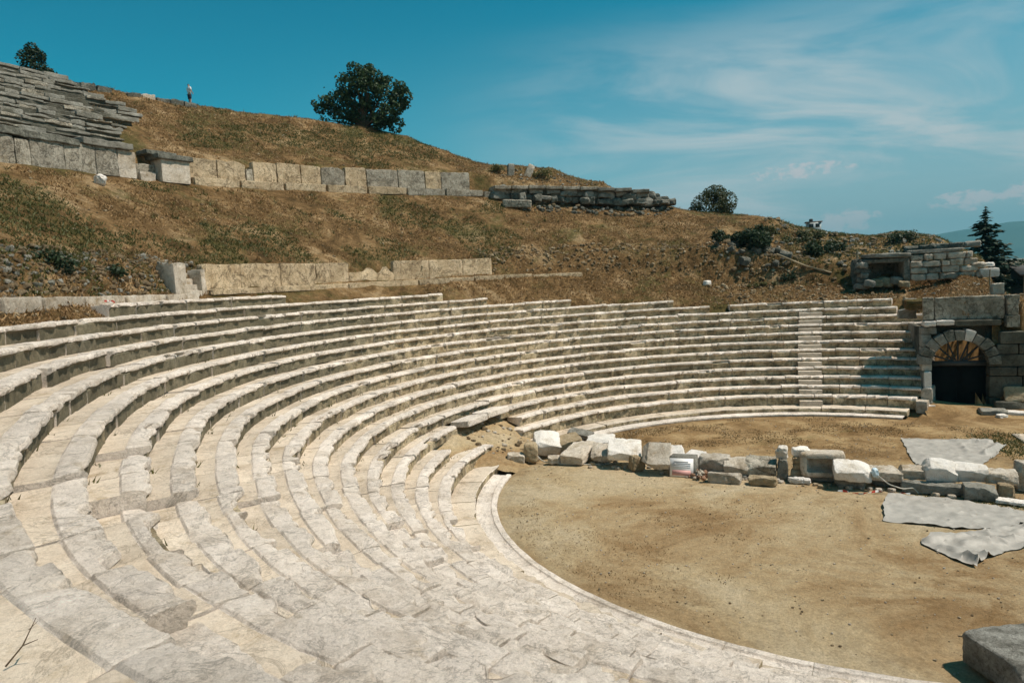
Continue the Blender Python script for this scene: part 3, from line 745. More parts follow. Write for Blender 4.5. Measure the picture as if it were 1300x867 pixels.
root = empty('crest_edging', pol(48, 143, 22.6)); tag(root, 'broken dark stone edging along the crest below the standing person', 'wall')
for i in range(9):
    b = 148.2 - i * 1.25; a = b - 1.15
    zc = float(np.interp((a + b) / 2, [136, 140, 145, 148], [22.62, 22.66, 22.72, 22.7]))
    if i not in (3,): add_slab(root, 'edging_stone', M['dark'] if i != 5 else M['pale'], 47.2, 48.2, zc - .6, zc - .06 + .1 * (i % 2), a, b, seed=220 + i, amp=.1, n=7, broken=.15)
# weathered upper seat rows at top left
for i in range(14):
    R0 = 37.75 + .745 * i; zb = 16.72 + .475 * i
    tend = [150.5, 150.3, 150.0, 149.4, 148.2, 147.0, 145.6, 144.6, 144.9, 145.4, 146.2, 147.2, 147.6, 147.8][i] + random.uniform(-.3, .3)
    m = MB(); t = tend
    V, F = arc_slab(R0 + .10, R0 + .85, zb - .85, zb - .06, tend + .1, 166, seed=i + 700, amp=.14, n=30); m.add(V, F, 1)  # recessed riser; shade under the seat lips put into its dark colour
    while t < 166:
        t2 = t + math.degrees(random.uniform(.7, 2.2) / R0)
        th_ = random.uniform(.1, .3)
        if random.random() < .07: t = t2; continue
        V, F = arc_slab(R0 + random.uniform(-.1, .12), R0 + .7, zb - th_, zb + random.uniform(-.10, .04), t - .01, t2 + .01, seed=int(t * 31) + i, amp=.08, n=7, slope=random.uniform(-.07, .07), broken=random.choice((0, 0, .1)))
        m.add(V, F, 0 if random.random() < .75 else 2)
        t = t2
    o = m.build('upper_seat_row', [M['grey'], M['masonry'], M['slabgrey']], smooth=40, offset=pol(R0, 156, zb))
    tag(o, '%s dark weathered seat row at top left, counting up from the grey wall' % (['lowest'] + ORD[2:15])[i], 'seat row', 'weathered upper seat rows')

# ------------------------------------------------------------------ parodos arch
root = empty('parodos_arch', tuple(fac(1.2, 0, 0)), math.atan2(FT[1], FT[0]))
tag(root, 'round stone archway with a fan grille at the right end of the seating', 'archway')
def fblock(name, mat, u0, u1, v0, v1, z0, z1, seed=0, amp=.02, n=7, p=18, par=None, rotz=0, tilt=0):
    V, F = rock((u1 - u0, v1 - v0, z1 - z0), n, p, amp, seed, 0)
    if rotz or tilt: V = place(V, (0, 0, 0), (0, tilt, rotz))
    V = V + np.array([(u0 + u1) / 2 - 1.2, (v0 + v1) / 2, (z0 + z1) / 2])
    m = MB(); m.add(V, F); return m.build(name, mat, par or root, smooth=40)
zs = 2.25; cu = 1.19; ri = 1.2; ro = 1.72
nv = 11
for i in range(nv):
    a0 = math.pi * i / nv + .012; a1 = math.pi * (i + 1) / nv - .012
    U, F = cube_grid(5)
    V = U / ((np.abs(U) ** 20).sum(1) ** (1 / 20))[:, None]
    rr = ri + (ro + random.uniform(-.06, .1) - ri) * (V[:, 2] + 1) / 2
    aa = a0 + (a1 - a0) * (V[:, 0] + 1) / 2
    P = np.stack([cu - 1.2 - rr * np.cos(aa), -.03 * random.random() + .32 + .42 * V[:, 1], zs + rr * np.sin(aa)], 1)
    P += .022 * np.stack([fbm(P + i * 3, 2.5, 3, q) for q in (1, 2, 3)], 1)
    m = MB(); m.add(P, F); m.build('voussoir', M['white'] if i == 6 else (M['dark'] if i in (1, 4, 8, 9, 10) else M['grey']), root, smooth=40)
fblock('jamb', M['pale'], -.42, 0.0, -.05, .7, 1.95, 2.28, 1); fblock('jamb', M['grey'], -.40, -.01, .02, .7, -.1, 1.93, 2, .03)
fblock('pilaster', M['white'], -.36, -.06, -.34, .0, .35, 1.95, 3, .02); fblock('pilaster_base', M['white'], -.66, .05, -.75, .02, -.1, .36, 4, .05)
# masonry to the right of the arch
for r_, (z0, z1) in enumerate([(.0, .62), (.64, 1.68), (1.7, 2.12), (2.14, 2.72), (2.74, 3.22), (3.24, 3.82)]):
    u = 2.42 if r_ < 3 else 2.62 + .12 * (r_ - 3)
    if r_ == 0: u = 2.42
    while u < 5.2:
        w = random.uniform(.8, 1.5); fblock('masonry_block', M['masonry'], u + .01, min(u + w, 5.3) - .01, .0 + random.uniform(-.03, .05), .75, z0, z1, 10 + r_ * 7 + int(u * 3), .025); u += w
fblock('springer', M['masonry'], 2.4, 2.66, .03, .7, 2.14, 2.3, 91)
# spandrel fill
for (a, b, z0, z1) in [(-.42, .0, 3.15, 3.75), (-.42, .25, 3.77, 4.1), (-.42, -.02, 2.72, 3.13)]:
    fblock('spandrel_block', M['grey'], a, b, .12, .8, z0, z1, int(a * 50 + z1 * 9) + 70, .03)
m = MB(); box(m, (-1.55, .3, 3.0), (2.2, .72, 4.0)); 
U = np.array(m.V[0]); 
# side walls, roof and back of the passage
m = MB()
box(m, (-1.5, .75, -.1), (-1.24, 4.9, 4.0)); box(m, (1.24, .75, -.1), (1.5, 2.0, 4.2)); box(m, (1.5, 1.75, -.1), (3.5, 2.0, 4.6)); box(m, (3.5, 1.75, -.1), (3.75, 5.2, 4.8))
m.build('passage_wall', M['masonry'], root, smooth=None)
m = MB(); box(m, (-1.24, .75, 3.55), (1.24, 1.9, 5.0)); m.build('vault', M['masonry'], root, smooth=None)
m = MB(); V, F = rock((3.7, .4, 4.2), 8, 20, .05, 3, 0); m.add(place(V, (.95, 4.0, 2.0), (0, 0, .45)), F); m.build('back_wall', M['ochre'], root)
m = MB(); V, F = rock((3.8, 1.5, .5), 10, 14, .1, 9, 0); m.add(V + np.array([-.2, 1.5, 5.2]), F); m.build('earth_fill', M['hill'], root)
# beam, fan grille, and near-black sheets painting the shade of the open passage
gate = MB(); box(gate, (-1.2, .3, 2.16), (1.2, .42, 2.40)); gate.build('gate_beam', M['iron'], root, smooth=None)
m = MB(); box(m, (-1.235, .62, .0), (-.004, .68, 2.30)); m.build('shade_sheet', M['panel'], root, smooth=None)
m = MB(); box(m, (.004, .62, .0), (1.235, .68, 2.30)); m.build('shade_sheet', M['panel'], root, smooth=None)
m = MB()
for a in (22, 46, 68, 90, 112, 134, 158):
    a = R_(a); tube(m, [(.25 * math.cos(a) - .01, .36, 2.38 + .05 * math.sin(a)), (1.23 * math.cos(a) - .01, .36, 2.25 + 1.2 * math.sin(a))], .045, 6)
for uu in (-.42, .38): tube(m, [(uu, .36, 2.35), (uu * 1.05, .36, 3.38)], .03, 6)
m.build('fan_grille', M['iron'], root, smooth=60)
# ledge and slab wall above
root = empty('slab_parapet', tuple(fac(1.2, .6, 4.4)), math.atan2(FT[1], FT[0])); tag(root, 'grey rectangular slab wall on the ledge above the stone archway', 'wall')
def pblock(name, mat, u0, u1, v0, v1, z0, z1, seed=0, amp=.02, p=20):
    V, F = rock((u1 - u0, v1 - v0, z1 - z0), 8, p, amp, seed, 0)
    V = V + np.array([(u0 + u1) / 2 - 1.2, (v0 + v1) / 2 - .6, (z0 + z1) / 2 - 4.4]); m = MB(); m.add(V, F); return m.build(name, mat, root, smooth=40)
pblock('slab', M['slabgrey'], -.29, .17, .35, .65, 4.46, 5.58, 1); pblock('slab', M['slabgrey'], .2, 3.14, .36, .66, 4.44, 5.56, 2, .03)
pblock('ledge_stone', M['white'], -.3, .2, .0, .9, 4.16, 4.40, 3, .04); pblock('ledge_stone', M['white'], .22, .98, -.02, .9, 4.2, 4.44, 4, .04)
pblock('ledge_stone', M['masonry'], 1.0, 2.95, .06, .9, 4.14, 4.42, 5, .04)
pblock('quoin', M['slabgrey'], 3.2, 3.7, .2, .8, 5.12, 5.56, 6, .04); pblock('quoin', M['slabgrey'], 3.22, 3.66, .2, .8, 4.62, 5.1, 7, .03); pblock('quoin', M['slabgrey'], 3.18, 3.72, .2, .8, 4.02, 4.6, 8, .03)
pblock('end_block', M['pale'], 2.9, 3.4, 1.4, 2.0, 5.55, 6.1, 9, .04)
# end wall closing the side of the seat bank
root = empty('end_wall', tuple(pol(17, 51, 0))); tag(root, 'stepped rubble end wall between the seat ends and the archway', 'wall')
for k in range(1, 12):
    R0, z0 = row(k)
    for zz in np.arange(0, z0 - .5, .55):
        if zz < z0 - 2.3: continue
        e = END[k]; V, F = rock((.82, .5, .62), 5, 12, .04, int(k * 17 + zz * 10), 1)
        V = place(V, np.array(pol(R0 + .4, e - math.degrees(.22 / R0), zz + .3)) - np.array(root.location), (0, 0, R_(e)))
        m = MB(); m.add(V, F); m.build('end_block', M['pale'] if zz > z0 - 1.2 else M['grey'], root)
for (uu, vv, zz, sz) in [(-.7, 2.4, 4.7, (.8, .8, .55))]:
    V, F = rock(sz, 7, 9, .08, int(zz * 10), 3); V = place(V, fac(uu, vv, zz) - np.array(root.location), (0, 0, -.37)); m = MB(); m.add(V, F); m.build('end_block', M['grey'], root)
V, F = rock((.9, .6, .5), 6, 10, .07, 5, 2); V = place(V, np.array(pol(21.9, 55.2, 5.0)) - np.array(root.location), (0, 0, R_(52))); m = MB(); m.add(V, F); m.build('end_block', M['grey'], root)

# fallen slabs right of the arch
def thing_rock(name, label, cat, mat, loc, size, rot=(0, 0, 0), seed=1, n=9, p=9, amp=.035, cuts=3, group=None, freq=1.6):
    V, F = rock(size, n, p, amp, seed, cuts, freq); V = place(V, (0, 0, 0), rot); V[:, 2] -= V[:, 2].min()
    m = MB(); m.add(V, F); o = m.build(name, mat, smooth=38); o.location = loc; return tag(o, label, cat, group)
q = fac(2.3, -1.1, 0); thing_rock('fallen_slab', 'rough grey slab lying on earth in front of the archway', 'stone', M['grey'], (q[0], q[1], -.05), (1.1, .7, .34), (0, .05, -.3), 11)
q = fac(3.15, -1.0, 0); thing_rock('fallen_slab', 'flat white slab lying right of the archway foot', 'stone', M['white'], (q[0], q[1], -.05), (1.5, .7, .22), (0, .03, -.5), 12)
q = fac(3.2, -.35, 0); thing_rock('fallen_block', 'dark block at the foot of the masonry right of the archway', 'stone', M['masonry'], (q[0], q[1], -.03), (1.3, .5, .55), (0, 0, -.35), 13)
q = fac(2.5, -1.7, 0); thing_rock('small_stone', 'small white stone on earth before the archway', 'stone', M['white'], (q[0], q[1], -.03), (.45, .3, .16), (0, 0, .2), 14)
q = fac(3.4, .1, 0); thing_rock('leaning_stone', 'sandy slab leaning against dark masonry right of the archway', 'stone', M['tan'], (q[0], q[1] - .35, .45), (1.1, .22, .75), (-.35, 0, -.37), 15)

# ------------------------------------------------------------------ stones lying across the orchestra
G = 'stones lined up across the orchestra'
WR = -.42
ST = [  # label, mat, x, y, z, (along, across, high), (rx, ry, rz offset), seed, p, cuts
 ('big white block tipped on edge at the left end of the stone line', 'white', -9.94, 6.24, 0.00, (1.1, 1.0, 0.62), (0.5, 0.15, 0.55), 1, 12, 2),
 ('dull green-grey flat stone behind the tipped white block', 'grey', -8.22, 8.93, 0.00, (1.15, 0.6, 0.32), (0.1, 0.12, -0.1), 2, 6, 3),
 ('mustard brown boulder right beside the tipped white block', 'tan', -8.96, 6.33, 0.00, (1.15, 0.95, 0.66), (0.1, -0.2, 0.3), 3, 4, 5),
 ('mossy upright stone left of the tipped white block', 'tan', -10.66, 5.35, 0.00, (0.6, 0.6, 0.78), (0, 0.1, 0.4), 4, 6, 4),
 ('small pinkish block alone at the far left of the stone line', 'pale', -11.28, 5.21, 0.00, (0.7, 0.55, 0.36), (0.1, 0, 0.35), 5, 10, 2),
 ('small pale stone in front of the mustard boulder', 'pale', -9.72, 4.81, 0.00, (0.5, 0.4, 0.3), (0, 0, 0.2), 6, 6, 3),
 ('long sloping beige slab with a grooved top', 'pale', -8.68, 5.07, 0.05, (1.0, 1.75, 0.36), (0.14, 0, -0.08), 7, 16, 0),
 ('round-edged flat white slab at the back of the stone line', 'white', -7.61, 6.25, 0.30, (1.15, 0.8, 0.3), (0.2, 0, 0.1), 8, 5, 2),
 ('squarish pale slab in front of the round-edged white slab', 'pale', -7.75, 4.58, 0.12, (0.92, 1.0, 0.3), (0.36, 0, 0.1), 9, 9, 2),
 ('large white angular slab raised on small rubble', 'white', -7.00, 3.86, 0.28, (1.3, 1.1, 0.42), (0.36, 0.06, 0.25), 10, 8, 4),
 ('small brown pointed stone under the large white slab', 'tan', -6.65, 3.19, 0.00, (0.5, 0.5, 0.55), (0, 0.1, 0.7), 11, 5, 5),
 ('wide grey rectangular slab propped steeply above a dark shadow', 'pale', -6.01, 2.68, 0.22, (1.08, 1.1, 0.3), (0.6, 0, 0.12), 12, 20, 0),
 ('narrow white slab leaning behind the sign', 'white', -5.28, 2.58, 0.20, (0.72, 1.0, 0.3), (0.55, 0, 0.1), 13, 12, 2),
 ('flat white topped slab behind the sign stone', 'white', -4.47, 3.03, 0.10, (0.85, 0.7, 0.45), (0.2, 0, 0), 14, 12, 1),
 ('pinkish white topped block with a rough brown front', 'pale', -3.89, 2.36, 0.00, (1.08, 0.8, 0.6), (0.15, 0, 0), 15, 12, 2),
 ('low broad rough stone on the ground in front of the brown fronted block', 'pale', -3.95, 1.02, 0.00, (1.1, 0.5, 0.36), (0, 0, 0), 16, 6, 5),
 ('smooth squared block left of the long grey block', 'pale', -3.27, 1.79, 0.08, (0.84, 0.72, 0.36), (0.3, 0, 0), 17, 16, 1),
 ('long grey squared block with a clean right end', 'slabgrey', -2.49, 1.50, 0.10, (1.06, 0.78, 0.38), (0.28, 0, 0), 18, 22, 0),
 ('low brown stone under the long grey block', 'tan', -2.80, 0.48, 0.00, (0.9, 0.4, 0.3), (0, 0, 0), 19, 5, 4),
 ('white rounded oblong block right of the hollowed trough stone', 'white', -0.11, -0.30, 0.28, (1.12, 0.85, 0.42), (0.22, 0.05, 0.1), 20, 9, 3),
 ('dark block in shadow under the white oblong block', 'grey', -0.13, -0.14, 0.00, (0.95, 0.5, 0.34), (0, 0, 0), 21, 14, 1),
 ('pale block with chiselled marks and a blue bag at its end', 'pale', 0.89, -0.48, 0.27, (1.02, 0.6, 0.32), (0.2, 0.03, 0), 22, 16, 1),
 ('dark footing stone under the chiselled pale block', 'grey', 1.05, -0.21, 0.00, (0.95, 0.45, 0.3), (0, 0, 0), 23, 14, 1),
 ('pinkish flat topped block left of the tall boulder', 'pale', 1.73, -0.64, 0.32, (0.8, 0.6, 0.32), (0.22, 0, 0), 24, 14, 1),
 ('tall chunky white boulder standing on the lower course', 'white', 2.36, -1.06, 0.32, (0.92, 0.72, 0.56), (0.32, 0, 0.1), 25, 8, 5),
 ('broad white block between the tall boulder and the end block', 'white', 3.21, -1.26, 0.33, (0.92, 0.7, 0.44), (0.25, 0, 0), 26, 10, 3),
 ('neat rounded pale block near the right end of the stone line', 'pale', 3.93, -1.63, 0.33, (0.86, 0.55, 0.34), (0.15, 0, 0), 27, 9, 2),
 ('long low stone lying under the tall boulder', 'grey', 1.96, -1.29, 0.00, (1.7, 0.5, 0.36), (0, 0, 0), 28, 10, 3),
 ('squared block with a shaded face under the broad white block', 'grey', 2.98, -2.05, 0.00, (0.86, 0.6, 0.42), (0, 0, 0), 29, 20, 0),
 ('rounded yellowish stone under the neat pale block', 'tan', 3.79, -2.06, 0.00, (0.45, 0.4, 0.42), (0, 0, 0), 30, 4, 3),
 ('tall pale stone cut by the right edge of view in the stone line', 'pale', 4.89, -1.52, 0.00, (0.7, 0.6, 0.9), (0, 0, 0), 31, 9, 3),
 ('thin white slab lying on ground at the right end of the stone line', 'white', 3.57, -2.72, 0.00, (0.9, 0.35, 0.1), (0, 0, -0.25), 32, 9, 2),
 ('rough dark pillar stone at the left of the small stack', 'grey', -1.85, 1.15, 0, (.36, .5, .72), (0, 0, 0), 50, 10, 3),
 ('upright white capstone on the rough dark pillar stone', 'white', -1.85, 1.2, .70, (.38, .32, .42), (.15, 0, 0), 51, 5, 2),
 ('rounded white stone capping the small brick stack', 'white', -1.2, 1.15, .76, (.55, .45, .28), (.15, .1, .2), 52, 4, 2),
 ('tan brick stone, upper of the pair in the stack', 'tan', -1.26, 1.02, .57, (.5, .4, .19), (0, 0, 0), 53, 14, 0),
 ('tan brick stone, lower of the pair in the stack', 'tan', -1.26, .98, .37, (.52, .4, .19), (0, 0, .05), 54, 14, 0),
 ('reddish block at the bottom of the small stack', 'tan', -1.32, .92, 0, (.62, .45, .36), (0, 0, 0), 55, 9, 3),
 ('low row of small white cobbles under the trough stone', 'white', -1.55, .45, 0, (.72, .26, .2), (0, 0, 0), 56, 4, 4),
]
for (lab, mt, x, y, z, sz, rt, sd, p, cu_) in ST:
    thing_rock('stone_block', lab, 'stone', M[mt], (x, y, z), sz, (rt[0], rt[1], WR + rt[2]), sd + 400, 16, p + 4, .045, cu_ + 2, G)
# trough stone with a hollow
U, F = cube_grid(14)
V = U / ((np.abs(U) ** 12).sum(1) ** (1 / 12))[:, None]
ins = np.clip(1 - np.maximum(np.abs(V[:, 0] - .05) / .72, np.abs(V[:, 2] + .0) / .55) ** 6, 0, 1) * (V[:, 1] < -.8)
V = V * np.array([.72, .42, .42]); V[:, 1] += ins * .46
V += .03 * np.stack([fbm(V + 5, 3, 4, q) for q in (1, 2, 3)], 1)
V = place(V, (0, 0, .42), (-.05, 0, WR + .05)); m = MB(); m.add(V, F)
o = m.build('trough_stone', M['pale'], smooth=38); o.location = (-.62, .72, .17); tag(o, 'large hollowed trough stone with a rectangular recess in its front', 'stone', G)
thing_rock('footing_stone', 'flat footing stone under the hollowed trough', 'stone', M['grey'], (-.62, .72, 0), (1.1, .6, .2), (0, 0, WR), 460)
# small rubble round the stones
m = MB()
for i in range(150):
    s = random.uniform(-1, 16); x = -11 + s * .914 + random.uniform(-.2, .2); y = 6.0 - s * .50 + random.uniform(-.7, .5)
    sz = random.uniform(.08, .26); V, F = rock((sz, sz * .8, sz * .6), 3, 4, .02, i, 2); m.add(place(V, (x, y, sz * .2), (0, 0, random.uniform(0, 3))), F, random.choice((0, 0, 1, 2)))
for i in range(60):
    x = -4.6 + random.gauss(0, .28); y = 1.75 + random.gauss(0, .2); sz = random.uniform(.08, .2)
    V, F = rock((sz, sz * .8, sz * .6), 3, 6, .015, i, 2); m.add(place(V, (x, y, .05 + random.uniform(0, .22) * max(0, 1 - abs(x + 4.6) * 2)), (random.random(), random.random(), random.uniform(0, 3))), F, random.choice((0, 3, 3)))
o = m.build('rubble', [M['pale'], M['tan'], M['grey'], M['brick']]); o['kind'] = 'stuff'; o['label'] = 'small broken rubble along the foot of the stone line'; o['category'] = 'rubble'

# sign leaning at the stones
root = empty('info_sign', (-5.22, 1.95, 0), -.36); tag(root, 'white information board with red print on a grey slanted block in the stone line', 'sign')
V = np.array([(-.5, -.05, 0), (.5, -.05, 0), (.55, .55, 0), (-.4, .55, 0), (-.45, .18, .72), (.45, .18, .72), (.52, .52, .74), (-.38, .52, .74)])
m = MB(); m.add(V, [[0, 3, 2, 1], [4, 5, 6, 7], [0, 1, 5, 4], [1, 2, 6, 5], [2, 3, 7, 6], [3, 0, 4, 7]]); m.build('base', M['grey'], root, smooth=None)
def inc(u, w, off): return (u, -.05 + .23 * w / .72 - off * .95, w + off * .3)
def panel(name, u0, u1, w0, w1, off, mat, par):
    V = [inc(u0, w0, off), inc(u1, w0, off), inc(u1, w1, off), inc(u0, w1, off)] + [inc(u0, w0, off - .012), inc(u1, w0, off - .012), inc(u1, w1, off - .012), inc(u0, w1, off - .012)]
    m = MB(); m.add(V, [[0, 1, 2, 3], [7, 6, 5, 4], [0, 4, 5, 1], [1, 5, 6, 2], [2, 6, 7, 3], [3, 7, 4, 0]]); return m.build(name, mat, par, smooth=None)
pn = panel('panel', -.44, .40, .03, .66, .03, M['signwhite'], root)
for w in (.53, .47, .41, .35): panel('print', -.30 if w == .53 else -.34, .22 if w == .53 else .30, w, w + .03, .036, M['signgrey'], pn)
panel('print', -.36, .31, .07, .25, .036, M['signpink'], pn)

# blue bag, tape, ropes
V, F = rock((.2, .2, .3), 6, 3, .05, 77, 3); m = MB(); m.add(V, F); o = m.build('plastic_bag', M['bag']); o.location = (.42, -.78, .62); tag(o, 'pale blue plastic bag tied at the end of the chiselled block', 'bag')
def rope(name, pts, r, mat, label, cat):
    P = []
    for i in range(len(pts) - 1):
        for q in np.linspace(0, 1, 8, endpoint=False): P.append(np.array(pts[i]) * (1 - q) + np.array(pts[i + 1]) * q)
    P.append(np.array(pts[-1])); P = np.array(P)
    for _ in range(3): P[1:-1] = (P[:-2] + 2 * P[1:-1] + P[2:]) / 4
    m = MB(); tube(m, P, r, 6); o = m.build(name, mat, smooth=60); return tag(o, label, cat)
rope('white_rope', [(.45, -.9, .55), (.7, -1.1, .3), (1.1, -1.2, .16), (1.4, -1.25, .2), (1.5, -1.35, .05)], .018, M['rope'], 'white rope hanging from the blue bag across the dark footing stone', 'rope')
rope('pale_cable', [(-10.75, 6.05, .75), (-10.55, 5.6, .35), (-10.2, 5.0, .06), (-9.3, 4.45, .04), (-8.2, 4.2, .04), (-7.3, 4.15, .06)], .022, M['rope'], 'pale cable drooping from the tipped white block along the ground', 'cable')
def tape(name, pts, label):
    m = MB(); P = np.array(pts, float)
    n = 46; s = np.linspace(0, len(P) - 1, n)
    C = np.stack([np.interp(s, range(len(P)), P[:, q]) for q in range(3)], 1); C += .04 * np.stack([vnoise(C, 5, q) for q in (1, 2, 3)], 1)
    ph = np.cumsum(rng.uniform(.1, .5, n)); w = .035
    D = np.stack([np.cos(ph) * .5, .3 * np.sin(ph), np.abs(np.sin(ph))], 1) * w
    V = np.concatenate([C - D, C + D]); F = [[i, i + 1, n + i + 1, n + i] for i in range(n - 1)]
    m.add(V, F, [(i // 3) % 2 for i in range(n - 1)]); o = m.build(name, [M['tapew'], M['taper']], smooth=None); return tag(o, label, 'barrier tape')
tape('barrier_tape', [(-.8, -.75, .1), (-.4, -1.0, .06), (0, -1.1, .06), (.4, -1.1, .1), (.8, -1.3, .06), (1.2, -1.45, .05)], 'crumpled red and white tape on the ground below the white oblong block')
q = [pol(25.1, a, 7.5) for a in (176.5, 178, 177.2, 179, 178.4, 180, 179.2)]; tape('barrier_tape', [(p[0] + .1 * i, p[1], p[2] + .1 * (i % 2)) for i, p in enumerate(q)], 'tangled red and white tape in dry grass behind the top seats at far left')

# tarpaulins
TARPS = []
def inside(x, y, P):
    c = np.zeros(len(x), bool); n = len(P)
    for i in range(n):
        (x0, y0), (x1, y1) = P[i], P[(i + 1) % n]
        c ^= ((y0 > y) != (y1 > y)) & (x < (x1 - x0) * (y - y0) / ((y1 - y0) if y1 != y0 else 1e-9) + x0)
    return c
def tarp(name, outline, z0, label, folds, seed):
    TARPS.append(outline)
    Q = []
    for q in range(len(outline)):
        a = np.array(outline[q], float); b = np.array(outline[(q + 1) % len(outline)], float); nn = max(1, int(np.linalg.norm(b - a) / .11))
        Q += [a + (b - a) * i / nn for i in range(nn)]
    P = np.array(Q); Pz = np.concatenate([P, 0 * P[:, :1]], 1)
    P = P + .10 * np.stack([fbm(Pz, 1.1, 3, seed), fbm(Pz, 1.1, 3, seed + 1)], 1) + .03 * np.stack([vnoise(Pz, 7, seed), vnoise(Pz, 7, seed + 1)], 1)
    c = P.mean(0)
    from mathutils.geometry import delaunay_2d_cdt
    lo, hi = P.min(0), P.max(0); pts = [Vector(p) for p in P]; ne = len(P)
    edges = [(i, (i + 1) % ne) for i in range(ne)]
    st = .075
    for x in np.arange(lo[0], hi[0], st):
        for y in np.arange(lo[1], hi[1], st): pts.append(Vector((x + random.uniform(-.025, .025), y + random.uniform(-.025, .025))))
    vs, es, fs, *_ = delaunay_2d_cdt(pts, edges, [list(range(ne))], 1, 1e-4)
    V = np.array([(v.x, v.y, 0) for v in vs])
    z = z0 + .012 + .05 * np.abs(fbm(V, .9, 3, seed)) + .05 * (1 - np.abs(fbm(V * np.array([1, 1.6, 1]), 1.7, 3, seed + 4)) * 3.2).clip(0, 1) ** 2 + .02 * np.abs(fbm(V, 4, 3, seed))
    ed = np.min(np.stack([np.linalg.norm(V[:, :2] - (P[q] + np.clip(((V[:, :2] - P[q]) @ (P[(q + 1) % ne] - P[q])) / ((P[(q + 1) % ne] - P[q]) @ (P[(q + 1) % ne] - P[q])), 0, 1)[:, None] * (P[(q + 1) % ne] - P[q])), axis=1) for q in range(ne)]), 0)
    z = z + .05 * np.clip(1 - ed / .16, 0, 1) * sstep(vnoise(V, 1.3, seed + 9), -.1, .6)
    V[:, :2] += (np.clip(1 - ed / .3, 0, 1)[:, None] * .06) * np.stack([fbm(V, 2.2, 3, 1), fbm(V, 2.2, 3, 2)], 1)
    for (ax, ay, bx, by, h, w) in folds:
        a = np.array([ax, ay]); b = np.array([bx, by]); d = b - a; t = np.clip(((V[:, :2] - a) @ d) / (d @ d), 0, 1)
        ds = np.linalg.norm(V[:, :2] - a - t[:, None] * d, axis=1)
        z = z + h * np.clip(1 - ds / (w * 1.3), 0, 1) ** 1.2 * (.6 + .4 * sstep(vnoise(V, 2.0, seed), -.3, .5))
    V[:, 2] = z
    V2 = V.copy(); V2[:, 2] -= .006
    n = len(V); m = MB(); F = [list(f) for f in fs]
    m.add(V, F); o = m.build(name, M['tarp'], smooth=50); return tag(o, label, 'tarpaulin')
tarp('tarpaulin', [(4.87, 5.64), (7.1, 5.1), (7.9, 4.5), (7.7, 4.1), (7.9, 3.7), (7.2, 3.1), (6.4, 2.3), (5.3, 1.3), (4.0, .8), (3.2, 1.75)], 0, 'grey tarpaulin spread on the ground behind the stone line', [(6.6, 4.9, 7.6, 4.2, .16, .14), (6.6, 4.4, 5.9, 2.9, .07, .1), (6.4, 2.7, 7.6, 3.7, .22, .16), (6.9, 3.9, 7.7, 3.9, .1, .12)], 5)
tarp('tarpaulin', [(.56, -1.37), (1.8, -1.9), (2.95, -2.75), (3.4, -3.3), (3.2, -4.2), (2.0, -4.5), (.9, -4.42), (-.1, -3.9), (-.75, -3.5), (-.1, -2.3)], 0, 'flat grey tarpaulin spread in front of the stone line', [(2.3, -2.4, 3.2, -3.4, .05, .1), (1.6, -4.2, 3.0, -3.9, .04, .1)], 8)
tarp('tarpaulin', [(-.05, -4.6), (.8, -4.75), (1.9, -4.6), (3.3, -4.1), (4.1, -4.0), (3.6, -5.0), (2.2, -5.7), (1.0, -6.05), (.2, -6.5), (-.38, -6.85), (-.55, -6.1), (-.85, -5.3)], .01, 'crumpled grey tarpaulin with raised folds nearest the orchestra centre', [(-.5, -5.2, .5, -5.2, .22, .16), (.2, -5.5, 2.4, -5.5, .2, .17), (-.3, -5.9, -.2, -6.7, .2, .12), (-.4, -5.6, .3, -6.4, .16, .12), (.6, -5.3, 1.6, -5.9, .16, .1), (2.6, -4.6, 3.6, -4.3, .18, .14), (1.2, -5.0, 1.7, -5.8, .14, .1), (2.9, -4.9, 3.4, -4.7, .16, .1), (.8, -4.9, 2.2, -5.0, .1, .15), (2.0, -5.0, 3.2, -4.5, .14, .14), (1.9, -5.6, 2.6, -5.1, .12, .1)], 11)
o = patch_mesh('paving_slab', 8.5, 11.5, 2.4, 5.2, 12, lambda X, Y: .07 + 0 * X, M['rear'], None)
del o['kind']; m_ = o.data
o.data.transform(Matrix.Translation((-10, -3.8, 0))); o.location = (10.3, 3.55, 0); o.rotation_euler = (0, 0, -.35)
sm = o.modifiers.new('thick', 'SOLIDIFY'); sm.thickness = .09
tag(o, 'pale flat paving slab on grass behind the stones at the right edge', 'slab')

# block at the lower right corner
thing_rock('cut_block', 'large dark grey squared block in the lower right corner of the orchestra', 'stone', M['block'], (-2.3, -11.35, 0), (1.75, 1.55, .62), (0, 0, .12), 901, 16, 14, .03, 1, None, 2.5)
# loose stones and slabs
def hz(x, y): return float(hterr(x, y)[0])
x, y = -32.3, 14.1; thing_rock('white_boulder', 'lone white boulder on the brown slope below the grey wall', 'stone', M['white'], (x, y, hz(x, y) - .1), (.52, .42, .55), (.2, .3, .3), 911, 10, 5, .10, 9)
x, y = -10.2, 33.4; thing_rock('fallen_slab', 'long grey slab fallen on the green slope below the foundation wall', 'slab', M['slabgrey'], (x, y, hz(x, y) - .05), (2.3, .9, .6), (.1, .08, .05), 912, 9, 14, .04, 1)
x, y = -10.5, 37.9; thing_rock('standing_stone', 'left upright grey stone in bushes above the foundation wall', 'stone', M['grey'], (x, y, hz(x, y) - .2), (.6, .4, 1.15), (0, .05, .2), 913, 8, 9, .05, 2)
x, y = -8.9, 38.0; thing_rock('standing_stone', 'slanting pale slab right of the upright grey stone above the foundation', 'stone', M['pale'], (x, y, hz(x, y) - .2), (.6, .3, 1.25), (0, .45, .1), 914, 8, 12, .04, 1)
x, y = 2.6, 25.4; thing_rock('pale_stone', 'small pale stone on the brown strip above the right seats', 'stone', M['white'], (x, y, hz(x, y) - .05), (.55, .4, .35), (0, 0, .2), 915, 6, 4, .05, 3)
